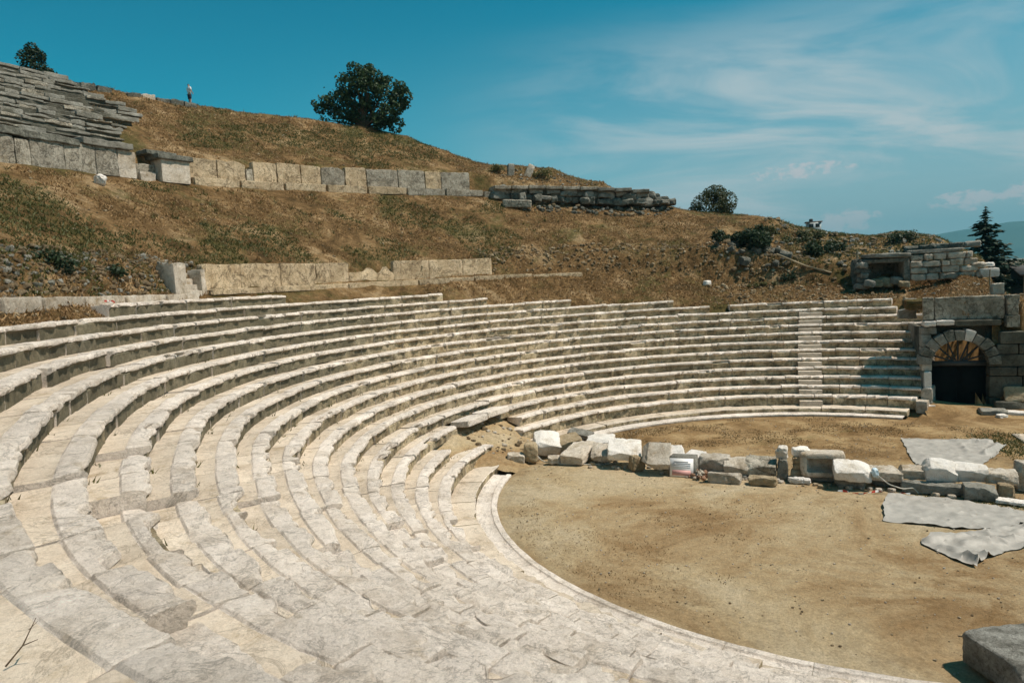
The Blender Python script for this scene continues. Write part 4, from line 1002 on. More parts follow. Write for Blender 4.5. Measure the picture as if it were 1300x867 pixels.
for i, (px, py) in enumerate([(-10.4, 7.9), (-11.2, 8.35)]):
    th = math.degrees(math.atan2(py, px)); r0 = 14.75
    thing_rock('shifted_slab', ('right' if i else 'left') + ' one of two smooth slabs slid off the third seat row at the gap'.replace('one of two', 'of two') if False else ['upper smooth pale slab slid off the third seat row beside the gap', 'lower smooth pale slab slid off the third seat row beside the gap'][i], 'slab', M['seat'], pol(14.95, (145.6, 152.2)[i], 1.40 - .05 * i), (1.7, .95, .28), (.1, 0, R_((146.3, 151.6)[i] + 90)), 920 + i, 9, 16, .02, 0)

# twig in the near corner
m = MB(); b = np.array([-14.36, -18.86, 5.26])
tube(m, [b, b + [.08, .05, .1], b + [.13, .12, .24]], [.006, .005, .002], 5); tube(m, [b + [.08, .05, .1], b + [.17, .06, .13]], [.004, .002], 5); tube(m, [b + [.1, .09, .18], b + [.11, .16, .2]], [.003, .001], 5)
tag(m.build('dry_twig', M['bark'], smooth=60), 'thin dry twig on the nearest stone at lower left', 'twig')

# ------------------------------------------------------------------ ruin on the right crest
root = empty('ruined_house', (16, 20.6, 6.1)); tag(root, 'ruined masonry wall with a dark doorway and stone lintel on the right crest', 'ruin')
RT = np.array([.975, -.22, 0]); RN = np.array([-.22, -.975, 0]); RP = np.array([13.9, 20.9, 0])
def rblock(name, mat, u0, u1, v0, v1, z0, z1, seed, amp=.04, p=12, tilt=0):
    V, F = rock((u1 - u0, v1 - v0, z1 - z0), 6, p, amp, seed, 1)
    V = place(V, (0, 0, 0), (0, tilt, math.atan2(RT[1], RT[0])))
    V = V + RP + RT * (u0 + u1) / 2 - RN * (v0 + v1) / 2 + np.array([0, 0, (z0 + z1) / 2]) - np.array(root.location)
    m = MB(); m.add(V, F); return m.build(name, mat, root)
for r_ in range(4):
    u = .25; umax = [4.6, 4.0, 3.9, 3.6][r_]; z0 = 6.2 + .42 * r_
    while u < umax:
        w = random.uniform(.5, 1.2); rblock('wall_block', M['pale'] if random.random() < .6 else M['slabgrey'], u, min(u + w, umax + .2) - .03, random.uniform(-.09, .09), .7, z0, z0 + random.uniform(.34, .42), 500 + r_ * 9 + int(u * 5), .06, 9); u += w
rblock('wall_block', M['white'], 4.1, 5.2, -.15, .5, 6.2, 6.75, 541, .04, 14); rblock('wall_block', M['pale'], 3.7, 4.5, -.1, .5, 6.8, 7.15, 542, .08, 4); rblock('wall_block', M['white'], 4.4, 5.0, 0, .5, 6.85, 7.1, 543, .05, 6)
rblock('top_course', M['grey'], .2, 3.6, .0, .8, 7.88, 8.1, 544, .05); rblock('jamb', M['dark'], -.15, .22, -.05, .8, 6.0, 7.85, 545, .03)
rblock('lintel', M['grey'], -2.1, .3, -.3, 2.6, 7.72, 8.02, 546, .07, 9, .03); rblock('lintel', M['dark'], -2.3, .1, -.1, 2.5, 7.4, 7.7, 547, .08, 9)  # lintels carried far back as an added roof slab to shade the doorway
rblock('rear_wall', M['dark'], -2.6, .3, 2.3, 2.8, 5.6, 7.8, 548, .1); rblock('jamb', M['dark'], -.1, .2, .75, 2.3, 5.8, 7.5, 550, .05); [rblock('loose_block', M['dark'] if q % 2 else M['grey'], -2.9 + .12 * (q % 3), -2.15 + .15 * (q % 2), .0 + .1 * (q % 2), .9, 5.8 + .33 * q, 6.2 + .33 * q, 551 + q, .1, 5, .1) for q in range(5)]  # rear wall in dark stone: the doorway's shade put into its colour
for i, (u, v, z, s) in enumerate([(-1.0, .3, 6.0, .9), (-.5, .0, 6.1, .7), (-1.7, -.1, 6.0, .8), (-2.2, -.5, 6.0, .7), (-.2, -.5, 5.9, .6)]):
    rblock('fallen_block', M['grey'] if i % 2 else M['tan'], u - s / 2, u + s / 2, v, v + s * .8, z - .1, z + s * .55, 560 + i, .1, 4, .2)
root = empty('earth_mound_wall', (16.5, 24, 8)); tag(root, 'low dark stone parapet above the ruined wall on the right crest', 'wall')
for i in range(5):
    V, F = rock((.95, .6, .4), 6, 6, .08, 580 + i, 3)
    x, y = 16.4 + i * .75, 24.6 - i * .42
    V = place(V, np.array([x, y, 8.25 + .02 * i]) - np.array(root.location), (0, 0, -.4)); m = MB(); m.add(V, F); m.build('parapet_stone', M['dark'] if i < 4 else M['grey'], root)
def wallrun(i): pass
# fence post with handrail ropes
o = MB(); tube(o, [(12.8, 24.9, 5.9), (12.83, 24.9, 8.4)], .07, 8); tag(o.build('fence_post', M['wood'], smooth=60), 'weathered upright wooden post beside the ruined doorway', 'post')
rope('rail_rope', [(8.0, 26.6, 8.75), (10.0, 25.6, 7.7), (11.4, 25.0, 7.15), (12.8, 24.85, 6.95), (14.3, 23.0, 6.5)], .035, M['wood'], 'pale rail rope running down the slope to the wooden post', 'rope')
rope('wooden_rail', [(7.7, 26.0, 8.45), (9.4, 25.2, 7.5), (10.9, 24.6, 6.95)], .07, M['wood'], 'wooden rail pole lying down the slope right of the shaded hollow', 'rail')
for i, (x, y) in enumerate([(16.2, 19.2), (16.4, 19.0)][:1]):
    o = MB(); tube(o, [(17.3, 18.2, 5.5), (17.33, 18.2, 6.7)], .035, 6); tag(o.build('thin_stake', M['wood'], smooth=60), 'thin pale stake in the earth above the archway slab wall', 'stake')

# ------------------------------------------------------------------ vegetation
def leaves(mb, centres, radii, count, size, seed, squash=1.0, shell=.55, mi=0, carve=(1.1, -.28)):
    rs = np.random.default_rng(seed)
    C = np.array(centres, float); Rr = np.array(radii, float)
    w = Rr ** 2; w = w / w.sum()
    ci = rs.choice(len(C), count, p=w)
    d = rs.normal(size=(count, 3)); d /= np.linalg.norm(d, axis=1)[:, None]
    rad = Rr[ci] * (shell + (1 - shell) * rs.random(count) ** .6)
    P = C[ci] + d * rad[:, None] * np.array([1, 1, squash])
    # clumping: pull leaves to sub-clump centres and carve gaps
    nzv = fbm(P, carve[0], 2, seed); kk = nzv > carve[1]; P = P[kk]; d = d[kk]; count = len(P)
    n = rs.normal(size=(count, 3)) * .7 + d * .6 + np.array([0, 0, .5]); n /= np.linalg.norm(n, axis=1)[:, None]
    a = np.cross(n, rs.normal(size=(count, 3))); a /= np.linalg.norm(a, axis=1)[:, None]; b = np.cross(n, a)
    s = size * rs.uniform(.5, 1.25, count)[:, None]
    V = np.stack([P - a * s * .5, P + b * s * .38 + n * s * .06, P + a * s * .5, P - b * s * .38 + n * s * .06], 1).reshape(-1, 3)
    mb.quads(V, count, mi)

def tree(name, base, lobes, count, size, mat, label, cat, seed, trunk=.2, limbs=True, shell=.5, carve=(1.1, -.28)):
    base = np.array(base, float)
    root = empty(name, tuple(base)); tag(root, label, cat)
    mb = MB(); leaves(mb, [l[:3] for l in lobes], [l[3] for l in lobes], count, size, seed, .85, shell, 0, carve)
    mb.build('crown', mat, root, smooth=None)
    m = MB()
    zc = min(l[2] for l in lobes) * .6
    tube(m, [(0, 0, -.4), (.05, .02, zc * .5), (0, .05, zc)], [trunk * 1.3, trunk, trunk * .85], 8)
    if limbs:
        for l in lobes: tube(m, [(0, .05, zc * .8), (l[0] * .5, l[1] * .5, (zc + l[2]) * .5 + .1), (l[0] * .9, l[1] * .9, l[2])], [trunk * .55, trunk * .35, trunk * .12], 6)
    m.build('trunk', M['bark'], root, smooth=60)
    return root
bz_ = hz(-23.4, 40.6)
rs = np.random.default_rng(3)
fs = (0.90, 1.0, 0.87, 0.93)
lob = [(4.3, 0, 3.1, .8), (3.9, 0, 4.0, .7), (4.2, .1, 2.2, .6), (-3.2, 0, 4.2, .6), (-4.6, 0, 2.9, .5), (-3.0, .2, 1.9, .7), (-.6, 0, 6.2, .7), (.9, 0, 6.0, .6), (0, 0, 3.7, 2.0), (-1.2, .3, 4.6, 1.45), (1.0, -.2, 4.7, 1.5), (.1, 0, 5.3, 1.2), (2.5, 0, 3.8, 1.5), (3.4, .2, 2.9, 1.1), (3.3, -.2, 1.9, .9), (-2.4, 0, 3.0, 1.25), (-3.7, .1, 3.1, .85), (-4.1, 0, 2.3, .7), (-3.9, 0, 1.1, .6), (0, .3, 2.0, 1.8), (2.0, 0, 1.5, 1.6), (3.1, .2, .4, 1.0), (-1.7, 0, 1.3, 1.3), (1.3, -.5, .6, 1.2), (2.3, .3, 4.8, .7), (-2.1, .2, 5.3, .6)]
tree('fig_tree', (-23.4, 40.6, bz_ - .15), [tuple(a * b for a, b in zip(l, fs)) for l in lob], 15000, .27, M['fig'], 'large dark leafy tree standing alone on the hill crest', 'tree', 4, .22, True, .35, (1.5, -.10))
x, y = -42.6, 25.6
tree('crest_tree', (x, y, hz(x, y) - .2), [(0, 0, 1.1, 1.1), (-.2, 0, 1.9, .9), (.25, 0, 2.2, .65), (0, 0, 2.75, .45), (.6, .1, .9, .85), (-.65, 0, .9, .85)], 4600, .17, M['dkleaf'], 'small dense dark tree at top left on the crest above the grey seats', 'tree', 5, .1)
x, y = 8.1, 43.0
tree('round_bush', (x, y, hz(x, y) - .1), [(0, 0, 1.2, 1.8), (.5, 0, 2.2, 1.2), (1.1, 0, 1.5, 1.5), (-1.3, 0, .7, .85), (-2.2, 0, .4, .6), (1.4, 0, .7, .8), (1.9, .1, .1, .6)], 9500, .17, M['olive'], 'round dark green bush with yellowish top on the crest right of the foundation', 'bush', 6, .12)
def shrub(x, y, w, h, cnt, mat, label, seed, size=.2, dz=0, name='shrub'):
    r2 = np.random.default_rng(seed); L = []
    for i in range(6): L.append((r2.uniform(-.5, .5) * w, r2.uniform(-.3, .3) * w, r2.uniform(.15, .6) * h, r2.uniform(.28, .45) * min(w, h * 1.6)))
    root = empty(name, (x, y, hz(x, y) + dz)); tag(root, label, 'shrub')
    mb = MB(); leaves(mb, [l[:3] for l in L], [l[3] for l in L], cnt, size, seed, .8, .2); mb.build('foliage', mat, root, smooth=None)
    m = MB()
    for l in L: tube(m, [(0, 0, -.2), (l[0] * .6, l[1] * .6, l[2] * .5), (l[0], l[1], l[2])], [.03, .025, .01], 5)
    m.build('stem', M['bark'], root, smooth=60)
shrub(4.9, 28.0, 3.0, 1.05, 2200, M['dkleaf'], 'dark leaves added as the shade of a rock hollow on the right slope, left half', 21, .2)  # both dark leaf clumps stand in for shade under a low rock overhang
shrub(7.2, 27.7, 3.2, 1.15, 2400, M['dkleaf'], 'dark leaves added as the shade of a rock hollow on the right slope, right half', 22, .2)
shrub(8.4, 25.2, .9, .7, 500, M['dkleaf'], 'small dark bush on the brown strip above the right stair', 23, .14)
shrub(6.1, 24.9, 1.8, .35, 500, M['weed'], 'low spreading green weeds above the right seats', 24, .13)
shrub(9.4, 31.2, 2.4, .9, 1300, M['olive'], 'green bush at the top of the right slope left of the small hut', 25, .2)
shrub(11.0, 30.0, 2.8, .8, 1300, M['olive'], 'wide green bush on the right slope below the small hut', 26, .2)
shrub(12.6, 29.4, 2.4, .8, 1200, M['olive'], 'green bush on the right slope behind the wooden post', 27, .2)
shrub(11.6, 27.0, 2.4, .9, 1300, M['dkleaf'], 'dark green bush just left of the wooden post', 28, .2)
shrub(13.0, 32.6, 1.6, .9, 800, M['olive'], 'pale green scrub on the skyline right of the small hut', 29, .18)
shrub(18.5, 29.5, 1.6, 1.1, 700, M['dkleaf'], 'dark leafy plant on the skyline above the ruined doorway', 30, .2)
shrub(16.4, 25.2, 2.2, 1.0, 1100, M['dkleaf'], 'dark ivy clump over the lintel of the ruined doorway', 31, .18)
shrub(18.8, 24.2, 1.6, .8, 700, M['dkleaf'], 'dark ivy clump on the parapet right of the lintel', 32, .18)
shrub(-11.7, 38.1, 1.2, .8, 500, M['weed'], 'green bush left of the upright grey stone on the foundation', 33, .16)
shrub(-7.8, 38.2, 1.3, .9, 600, M['weed'], 'green bush right of the slanting pale slab on the foundation', 34, .16)
shrub(-17.0, 20.75, .7, .7, 350, M['dkleaf'], 'small dark weed growing on top of the yellowish slab wall', 35, .12)
shrub(-26.6, 4.2, .9, .45, 450, M['dkleaf'], 'dark weeds on the rubble bank, nearer to the pale steps', 36, .14)
shrub(-27.0, 1.6, 1.3, .7, 700, M['dkleaf'], 'dark weeds on the rubble bank at the left edge of view', 37, .14)
# conifer
cb = np.array([31.0, 38.5, 1.0]); root = empty('conifer', tuple(cb)); tag(root, 'tall dark pointed conifer behind the ruined wall at right', 'tree')
H = 10.9; mb = MB(); rs = np.random.default_rng(8); Vq = []
for w in range(46):
    f = w / 45.0; z = .8 + f * (H - .9); rad = min(3.3, .56 * (H - z) + .12) * rs.uniform(.8, 1.12)
    for b in range(int(9 - 4 * f)):
        a = rs.uniform(0, 2 * math.pi); rl = rad * rs.uniform(.6, 1.1); dv = np.array([math.cos(a), math.sin(a), 0]); sd = np.array([-dv[1], dv[0], 0])
        nn = max(4, int(rl * 11))
        for q in range(nn):
            s = (q + .5) / nn; p = dv * rl * s + np.array([0, 0, z - .30 * rl * s + .18 * rl * s * s]) + rs.normal(0, .05, 3)
            wd = .42 * (1 - s * .6) * min(1, rl); ang = rs.uniform(-.9, .9)
            sv = (sd * math.cos(ang) + np.array([0, 0, 1]) * math.sin(ang)) * wd; fv = (dv + np.array([0, 0, -.3])) * .22
            Vq += [p - fv, p + sv * .6, p + fv, p - sv * .6]
mb.quads(np.array(Vq), len(Vq) // 4); mb.build('crown', M['needle'], root, smooth=None)
m = MB(); tube(m, [(0, 0, -1), (0, 0, H * .5), (0, 0, H)], [.22, .13, .02], 8); m.build('trunk', M['bark'], root, smooth=60)
tree('leafy_tree', (27.2, 37.0, 3.0), [(0, 0, 4.2, 1.3), (-.9, 0, 4.6, .8), (.6, 0, 3.6, 1.5), (0, 0, 2.2, 1.8)], 2600, .26, M['dkleaf'], 'dark leafy tree just left of the tall conifer', 'tree', 9, .18)
for i, (x, y, s, lab) in enumerate([(44, 52, 1.0, 'dark round tree behind the shelter roof at the right edge, nearest to the conifer'), (49, 52, 1.15, 'dark round tree behind the shelter roof, at the frame edge'), (40.5, 44, .8, 'dark shrubby tree below the conifer beside the shelter')]):
    tree('dark_tree', (x, y, .5), [(0, 0, 4.8 * s, 2.0), (-1.8, 0, 4.2 * s, 1.6), (1.8, 0, 4.4 * s, 1.7), (0, 0, 2.6 * s, 2.4)], 3000, .34, M['dkleaf'], lab, 'tree', 40 + i, .25)
# open shelter at the right edge
root = empty('shelter', (33.5, 36.0, 2.5), -.35); tag(root, 'low open shelter with a grey sheet roof at the right edge', 'shelter')
m = MB(); m.add([(-1.5, -1.6, 3.35), (6, -1.6, 3.35), (6, 1.2, 4.1), (-1.5, 1.2, 4.1), (-1.5, -1.6, 3.25), (6, -1.6, 3.25), (6, 1.2, 4.0), (-1.5, 1.2, 4.0)], [[0, 1, 2, 3], [7, 6, 5, 4], [0, 4, 5, 1], [1, 5, 6, 2], [2, 6, 7, 3], [3, 7, 4, 0]]); m.build('roof', M['roof'], root, smooth=None)
for uu in (-1.2, .6, 2.4, 4.2, 5.8):
    m = MB(); box(m, (uu, -1.4, -.8), (uu + .14, -1.26, 3.28)); m.build('post', M['wood'], root, smooth=None)
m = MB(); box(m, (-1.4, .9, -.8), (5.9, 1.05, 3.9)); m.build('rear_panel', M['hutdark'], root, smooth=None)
# hut on the skyline
root = empty('small_hut', (17.6, 42.5, 10.9), -.3); tag(root, 'small pale flat-roofed hut peeping over the right skyline', 'hut')
m = MB(); box(m, (-.62, -.5, -.5), (.62, .5, .62)); m.build('wall', M['hut'], root, smooth=None)
m = MB(); box(m, (-.72, -.6, .622), (.72, .6, .72)); m.build('roof', M['roof'], root, smooth=None)
m = MB(); box(m, (-.45, -.53, .15), (-.05, -.503, .5)); m.build('window', M['hutdark'], root, smooth=None)
m = MB(); box(m, (.12, -.53, .15), (.48, -.503, .5)); m.build('window', M['hutdark'], root, smooth=None)
V, F = rock((.36, .36, .3), 5, 3, .02, 3, 1); m = MB(); m.add(V + np.array([-.2, 0, .86]), F); m.build('roof_tank', M['iron'], root)

# ------------------------------------------------------------------ grass, rubble
def scatter(n, rr, tt, seed):
    rs = np.random.default_rng(seed); out = []
    r = np.sqrt(rs.uniform(rr[0] ** 2, rr[1] ** 2, n)); t = np.radians(rs.uniform(tt[0], tt[1], n))
    x, y = r * np.cos(t), r * np.sin(t); return x, y, hterr(x, y), rs
def tufts(mb, x, y, z, rs, hgt, nbl=3, wid=.05, mi=0):
    if len(z) and z.mean() < .5:
        k_ = np.ones(len(x), bool)
        for P in TARPS: k_ &= ~inside(x, y, P)
        x, y, z = x[k_], y[k_], z[k_]
    n = len(x)
    for b in range(nbl):
        a = rs.uniform(0, 2 * np.pi, n); h = rs.uniform(*hgt, n); ln = rs.uniform(.4, 1.8, n) * h; w = wid * rs.uniform(.5, 1.4, n)
        ox = x + rs.normal(0, .07, n); oy = y + rs.normal(0, .07, n); pa = rs.uniform(0, 2 * np.pi, n)
        A = np.stack([ox - np.cos(pa) * w, oy - np.sin(pa) * w, z - .03], 1); B = np.stack([ox + np.cos(pa) * w, oy + np.sin(pa) * w, z - .03], 1)
        Cc = np.stack([ox + np.cos(a) * ln, oy + np.sin(a) * ln, z + h], 1)
        mb.tris(np.stack([A, B, Cc], 1).reshape(-1, 3), n, mi)
mb = MB()
x, y, z, rs = scatter(105000, (26.6, 49), (68, 176), 1)
P = np.stack([x, y, 0 * x], 1); d = fbm(P, .5, 3, 2); k_ = d > -.25 + .3 * (rs.random(len(x)) - .5)
k_ &= ~((np.hypot(x, y) > 36.3) & (np.hypot(x, y) < 37.7)) & ~((np.hypot(x, y) > 37.5) & (np.degrees(np.arctan2(y, x)) > 150))
x, y, z = x[k_], y[k_], z[k_]
gr = fbm(np.stack([x, y, 0 * x], 1), .16, 3, 44) > .30
tufts(mb, x[~gr], y[~gr], z[~gr], rs, (.03, .13), 3, .03, 0); tufts(mb, x[gr], y[gr], z[gr], rs, (.04, .15), 3, .035, 1)
x, y, z, rs = scatter(2600, (27, 49), (68, 176), 31); k_ = ~((np.hypot(x, y) > 36.3) & (np.hypot(x, y) < 37.7)) & ~((np.hypot(x, y) > 37.5) & (np.degrees(np.arctan2(y, x)) > 147)); k_ &= fbm(np.stack([x, y, 0 * x], 1), .4, 3, 8) > 0
x, y, z = x[k_], y[k_], z[k_]; h_ = len(x) * 2 // 3
tufts(mb, x[:h_], y[:h_], z[:h_], rs, (.10, .30), 9, .03, 0); tufts(mb, x[h_:], y[h_:], z[h_:], rs, (.10, .30), 9, .035, 1)
x, y, z, rs = scatter(9000, (21.9, 26.6), (57, 130), 3); k_ = np.hypot(x, y) > np.interp(np.degrees(np.arctan2(y, x)), [57, 90, 92, 108, 110, 122, 124, 130], [22.1, 22.1, 22.9, 22.9, 23.6, 23.6, 25.2, 25.2])
tufts(mb, x[k_], y[k_], z[k_], rs, (.03, .13), 3, .04, 0)
x, y, z, rs = scatter(7000, (26, 44), (50, 72), 5); tufts(mb, x, y, z, rs, (.05, .18), 3, .04, 1)
x, y, z, rs = scatter(5000, (26.2, 28.2), (160, 190), 16); k_ = fbm(np.stack([x, y, 0 * x], 1), .8, 3, 5) > 0; k2 = k_ & (rs.random(len(x)) < .4); tufts(mb, x[k2], y[k2], z[k2], rs, (.05, .16), 3, .035, 1); tufts(mb, x[~k_], y[~k_], z[~k_], rs, (.04, .14), 2, .03, 0)
x, y, z, rs = scatter(3500, (25.0, 26.3), (165, 190), 6); tufts(mb, x, y, z, rs, (.03, .1), 3, .03, 0)
x, y, z, rs = scatter(9000, (15.5, 27), (36, 56), 26); k_ = z > 4.3; tufts(mb, x[k_], y[k_], z[k_], rs, (.03, .16), 3, .035, 0)
o = mb.build('grass', [M['grass'], M['weed']], smooth=None); o['kind'] = 'stuff'; o['label'] = 'short dry grass and weeds covering the slopes'; o['category'] = 'grass'
mb = MB()
x, y, z, rs = scatter(16000, (1, 11.7), (-20, 158), 7); P = np.stack([x, y, 0 * x], 1); k_ = (fbm(P, .6, 3, 12) > .12) & (y > 4.2 + x * -.35) & ~((x > 2.8) & (y < 6.2 - .2 * (x - 4.8)))
tufts(mb, x[k_], y[k_], z[k_], rs, (.02, .07), 2, .03, 0)
rs = np.random.default_rng(5); n_ = 420
kk = rs.integers(2, 14, n_); th0 = rs.uniform(75, 222, n_)
rr_ = np.array([row(int(k))[0] + float(warp(t, k)) + .06 for k, t in zip(kk, th0)]); zz_ = np.array([row(int(k) - 1)[1] + float(zwarp(t, k - 1)) - .03 for k, t in zip(kk, th0)])
tufts(mb, rr_ * np.cos(np.radians(th0)), rr_ * np.sin(np.radians(th0)), zz_, rs, (.02, .12), 4, .02, 1)
x, y, z, rs = scatter(9000, (.5, 11.6), (-60, 230), 17); P = np.stack([x, y, 0 * x], 1); k_ = fbm(P, .45, 3, 62) > .22; tufts(mb, x[k_], y[k_], z[k_], rs, (.015, .05), 3, .02, 0)
x, y, z, rs = scatter(6000, (3, 13.5), (8, 50), 8); k_ = (np.hypot(x - 8.6, (y - 3.6)) < 1.9 + .5 * rs.normal(size=len(x))); tufts(mb, x[k_], y[k_], z[k_], rs, (.03, .12), 3, .035, 1)
x, y, z, rs = scatter(2500, (2, 6.5), (-60, 5), 9); k_ = np.abs((y + 2.2) + .45 * (x - 2.5)) < .5; tufts(mb, x[k_], y[k_], z[k_], rs, (.02, .1), 3, .03, 1)
o = mb.build('weeds', [M['straw'], M['weed']], smooth=None); o['kind'] = 'stuff'; o['label'] = 'thin dead weeds on the orchestra floor'; o['category'] = 'weeds'
# rubble of the banks and loose stones on slopes
mb = MB()
def rubble(n, rr, tt, seed, smin, smax, mats, bias=0.0, lift=0.15):
    x, y, z, rs = scatter(n, rr, tt, seed)
    for i in range(n):
        if z[i] < 1: continue
        s = smin + (smax - smin) * rs.random() ** 2.2
        V, F = rock((s, s * rs.uniform(.5, .9), s * rs.uniform(.35, .7)), 3, 7, s * .13, seed * 1000 + i, 7)
        mb.add(place(V, (x[i], y[i], z[i] + s * lift), (rs.uniform(-.5, .5), rs.uniform(-.5, .5), rs.uniform(0, 6))), F, int(rs.choice(mats)))
rubble(1300, (26.3, 27.9), (160, 190), 51, .06, .30, [0, 1, 1, 1, 1, 2])
rubble(1100, (26.5, 28.6), (70, 118), 52, .06, .30, [1, 1, 1, 3])
rubble(500, (22.2, 27), (56, 84), 53, .06, .34, [1, 1, 3])
rubble(420, (15.6, 27), (38, 54), 60, .06, .3, [1, 1, 3, 2])
rubble(700, (27, 40), (52, 74), 54, .08, .5, [0, 1, 1, 2])
rubble(700, (28, 47), (74, 170), 55, .05, .2, [1, 1, 3])
rubble(300, (36.5, 41), (92, 108), 56, .1, .3, [1, 1, 2])
rubble(200, (34.6, 36.6), (86, 106), 57, .1, .6, [0, 0, 1])
rubble(60, (26.8, 28.6), (72, 82), 61, .3, .9, [0, 0, 1])
rubble(160, (25.2, 26.4), (163, 188), 58, .05, .2, [1, 3])
o = mb.build('rubble', [M['dark'], M['earthrock'], M['grey'], M['tan']]); o['kind'] = 'stuff'; o['label'] = 'broken rubble strewn over the banks and slopes'; o['category'] = 'rubble'
mb = MB(); rs = np.random.default_rng(77)
for i in range(5200):
    r = 11.7 * math.sqrt(rs.random()); t = rs.uniform(0, 2 * math.pi); s = .014 + .05 * rs.random() ** 4
    x, y = r * math.cos(t), r * math.sin(t)
    V, F = rock((s, s * .8, s * .6), 2, 4, .004, i, 1); mb.add(place(V, (x, y, s * .2 + hz(x, y)), (0, 0, rs.uniform(0, 6))), F, int(rs.choice([0, 0, 1, 1, 2])))
o = mb.build('pebbles', [M['tan'], M['pale'], M['earthrock']]); o['kind'] = 'stuff'; o['label'] = 'small pebbles and crumbs scattered on the orchestra earth'; o['category'] = 'pebbles'

# ------------------------------------------------------------------ person on the crest
px_, py_ = -35.4, 32.9; root = empty('person', (px_, py_, hz(px_, py_) - .12), 2.5); tag(root, 'person in white shirt and dark shorts standing on the hill crest at left', 'person')
def skin(name, pts, edges, rad, mat, sub=1):
    me = bpy.data.meshes.new(name); me.from_pydata(pts, edges, []); me.materials.append(mat)
    o = bpy.data.objects.new(name, me); link(o, root)
    md = o.modifiers.new('skin', 'SKIN'); md.use_smooth_shade = True
    for v, r in zip(me.skin_vertices[0].data, rad): v.radius = (r, r) if not hasattr(r, '__len__') else r
    me.skin_vertices[0].data[0].use_root = True
    sb = o.modifiers.new('sub', 'SUBSURF'); sb.levels = sub; sb.render_levels = sub
    return o
pts = [(0, 0, .95), (0, 0, 1.15), (0, 0, 1.38), (0, 0, 1.47), (0, .01, 1.56), (0, .01, 1.68),
       (.19, 0, 1.40), (.27, -.02, 1.14), (.22, -.16, .98), (.20, -.22, .92), (-.19, 0, 1.40), (-.27, -.02, 1.14), (-.22, -.16, .98), (-.20, -.22, .92),
       (.09, 0, .88), (.10, -.01, .48), (.10, .02, .09), (.11, -.11, .04), (-.09, 0, .88), (-.10, -.01, .48), (-.10, .02, .09), (-.11, -.11, .04)]
ed = [(0, 1), (1, 2), (2, 3), (3, 4), (4, 5), (2, 6), (6, 7), (7, 8), (8, 9), (2, 10), (10, 11), (11, 12), (12, 13), (0, 14), (14, 15), (15, 16), (16, 17), (0, 18), (18, 19), (19, 20), (20, 21)]
rd = [(.15, .10), (.14, .10), (.15, .1), .055, (.075, .09), (.07, .085), .06, .042, .033, .03, .06, .042, .033, .03, .085, .055, .04, .035, .085, .055, .04, .035]
skin('body', pts, ed, rd, M['skin'])
skin('shirt', [(0, 0, .9), (0, 0, 1.15), (0, 0, 1.40), (0, 0, 1.45), (.2, 0, 1.40), (.25, -.01, 1.2), (-.2, 0, 1.40), (-.25, -.01, 1.2)], [(0, 1), (1, 2), (2, 3), (2, 4), (4, 5), (2, 6), (6, 7)], [(.18, .13), (.175, .125), (.18, .125), .08, .085, .07, .085, .07], M['shirt'])
skin('shorts', [(0, 0, .98), (.095, 0, .84), (.11, 0, .52), (-.095, 0, .84), (-.11, 0, .52)], [(0, 1), (1, 2), (0, 3), (3, 4)], [(.17, .125), .115, .085, .115, .085], M['shorts'])
skin('hair', [(0, .03, 1.60), (0, .02, 1.70)], [(0, 1)], [(.085, .095), (.07, .08)], M['hair'])

# ------------------------------------------------------------------ far mountains
def ridge(name, D, az0, az1, hfun, depth, mat):
    n = 90; A = np.linspace(R_(az0), R_(az1), n); m = MB(); rows_ = []
    for q, (dd, hf) in enumerate([(0, 0.0), (.25, .45), (.5, .8), (.75, 1.0), (1.2, .7)]):
        r = D + depth * dd; x = r * np.sin(A); y = r * np.cos(A); P = np.stack([x, y, 0 * x], 1)
        hh = hfun(np.degrees(A)) * hf + (18 * fbm(P, 1 / 900.0, 4, 3) * hf); rows_.append(np.stack([x, y, hh - 20], 1))
    V = np.concatenate(rows_); F = [[q * n + i, (q + 1) * n + i, (q + 1) * n + i + 1, q * n + i + 1][::-1] for q in range(4) for i in range(n - 1)]
    m.add(V, F); o = m.build(name, mat, smooth=179); o['kind'] = 'structure'
ridge('mountains', 5200, 24, 70, lambda a: np.interp(a, [24, 30, 33, 36, 42, 60], [120, 200, 235, 275, 270, 180]), 1500, M['mount'])

hm = bpy.data.materials.new('haze_air'); hm.use_nodes = True; hm.node_tree.nodes.clear()
ho = hm.node_tree.nodes.new('ShaderNodeOutputMaterial'); hv = hm.node_tree.nodes.new('ShaderNodeVolumePrincipled')
hv.inputs['Color'].default_value = (0.22, 0.60, 0.74, 1); hv.inputs['Density'].default_value = 0.00015
hm.node_tree.links.new(hv.outputs[0], ho.inputs['Volume'])
m = MB(); box(m, (-7200, -7200, -12), (7200, 7200, 420)); o = m.build('haze', hm, smooth=None); o['kind'] = 'stuff'; o['label'] = 'thin bluish air over the distance'; o['category'] = 'haze'

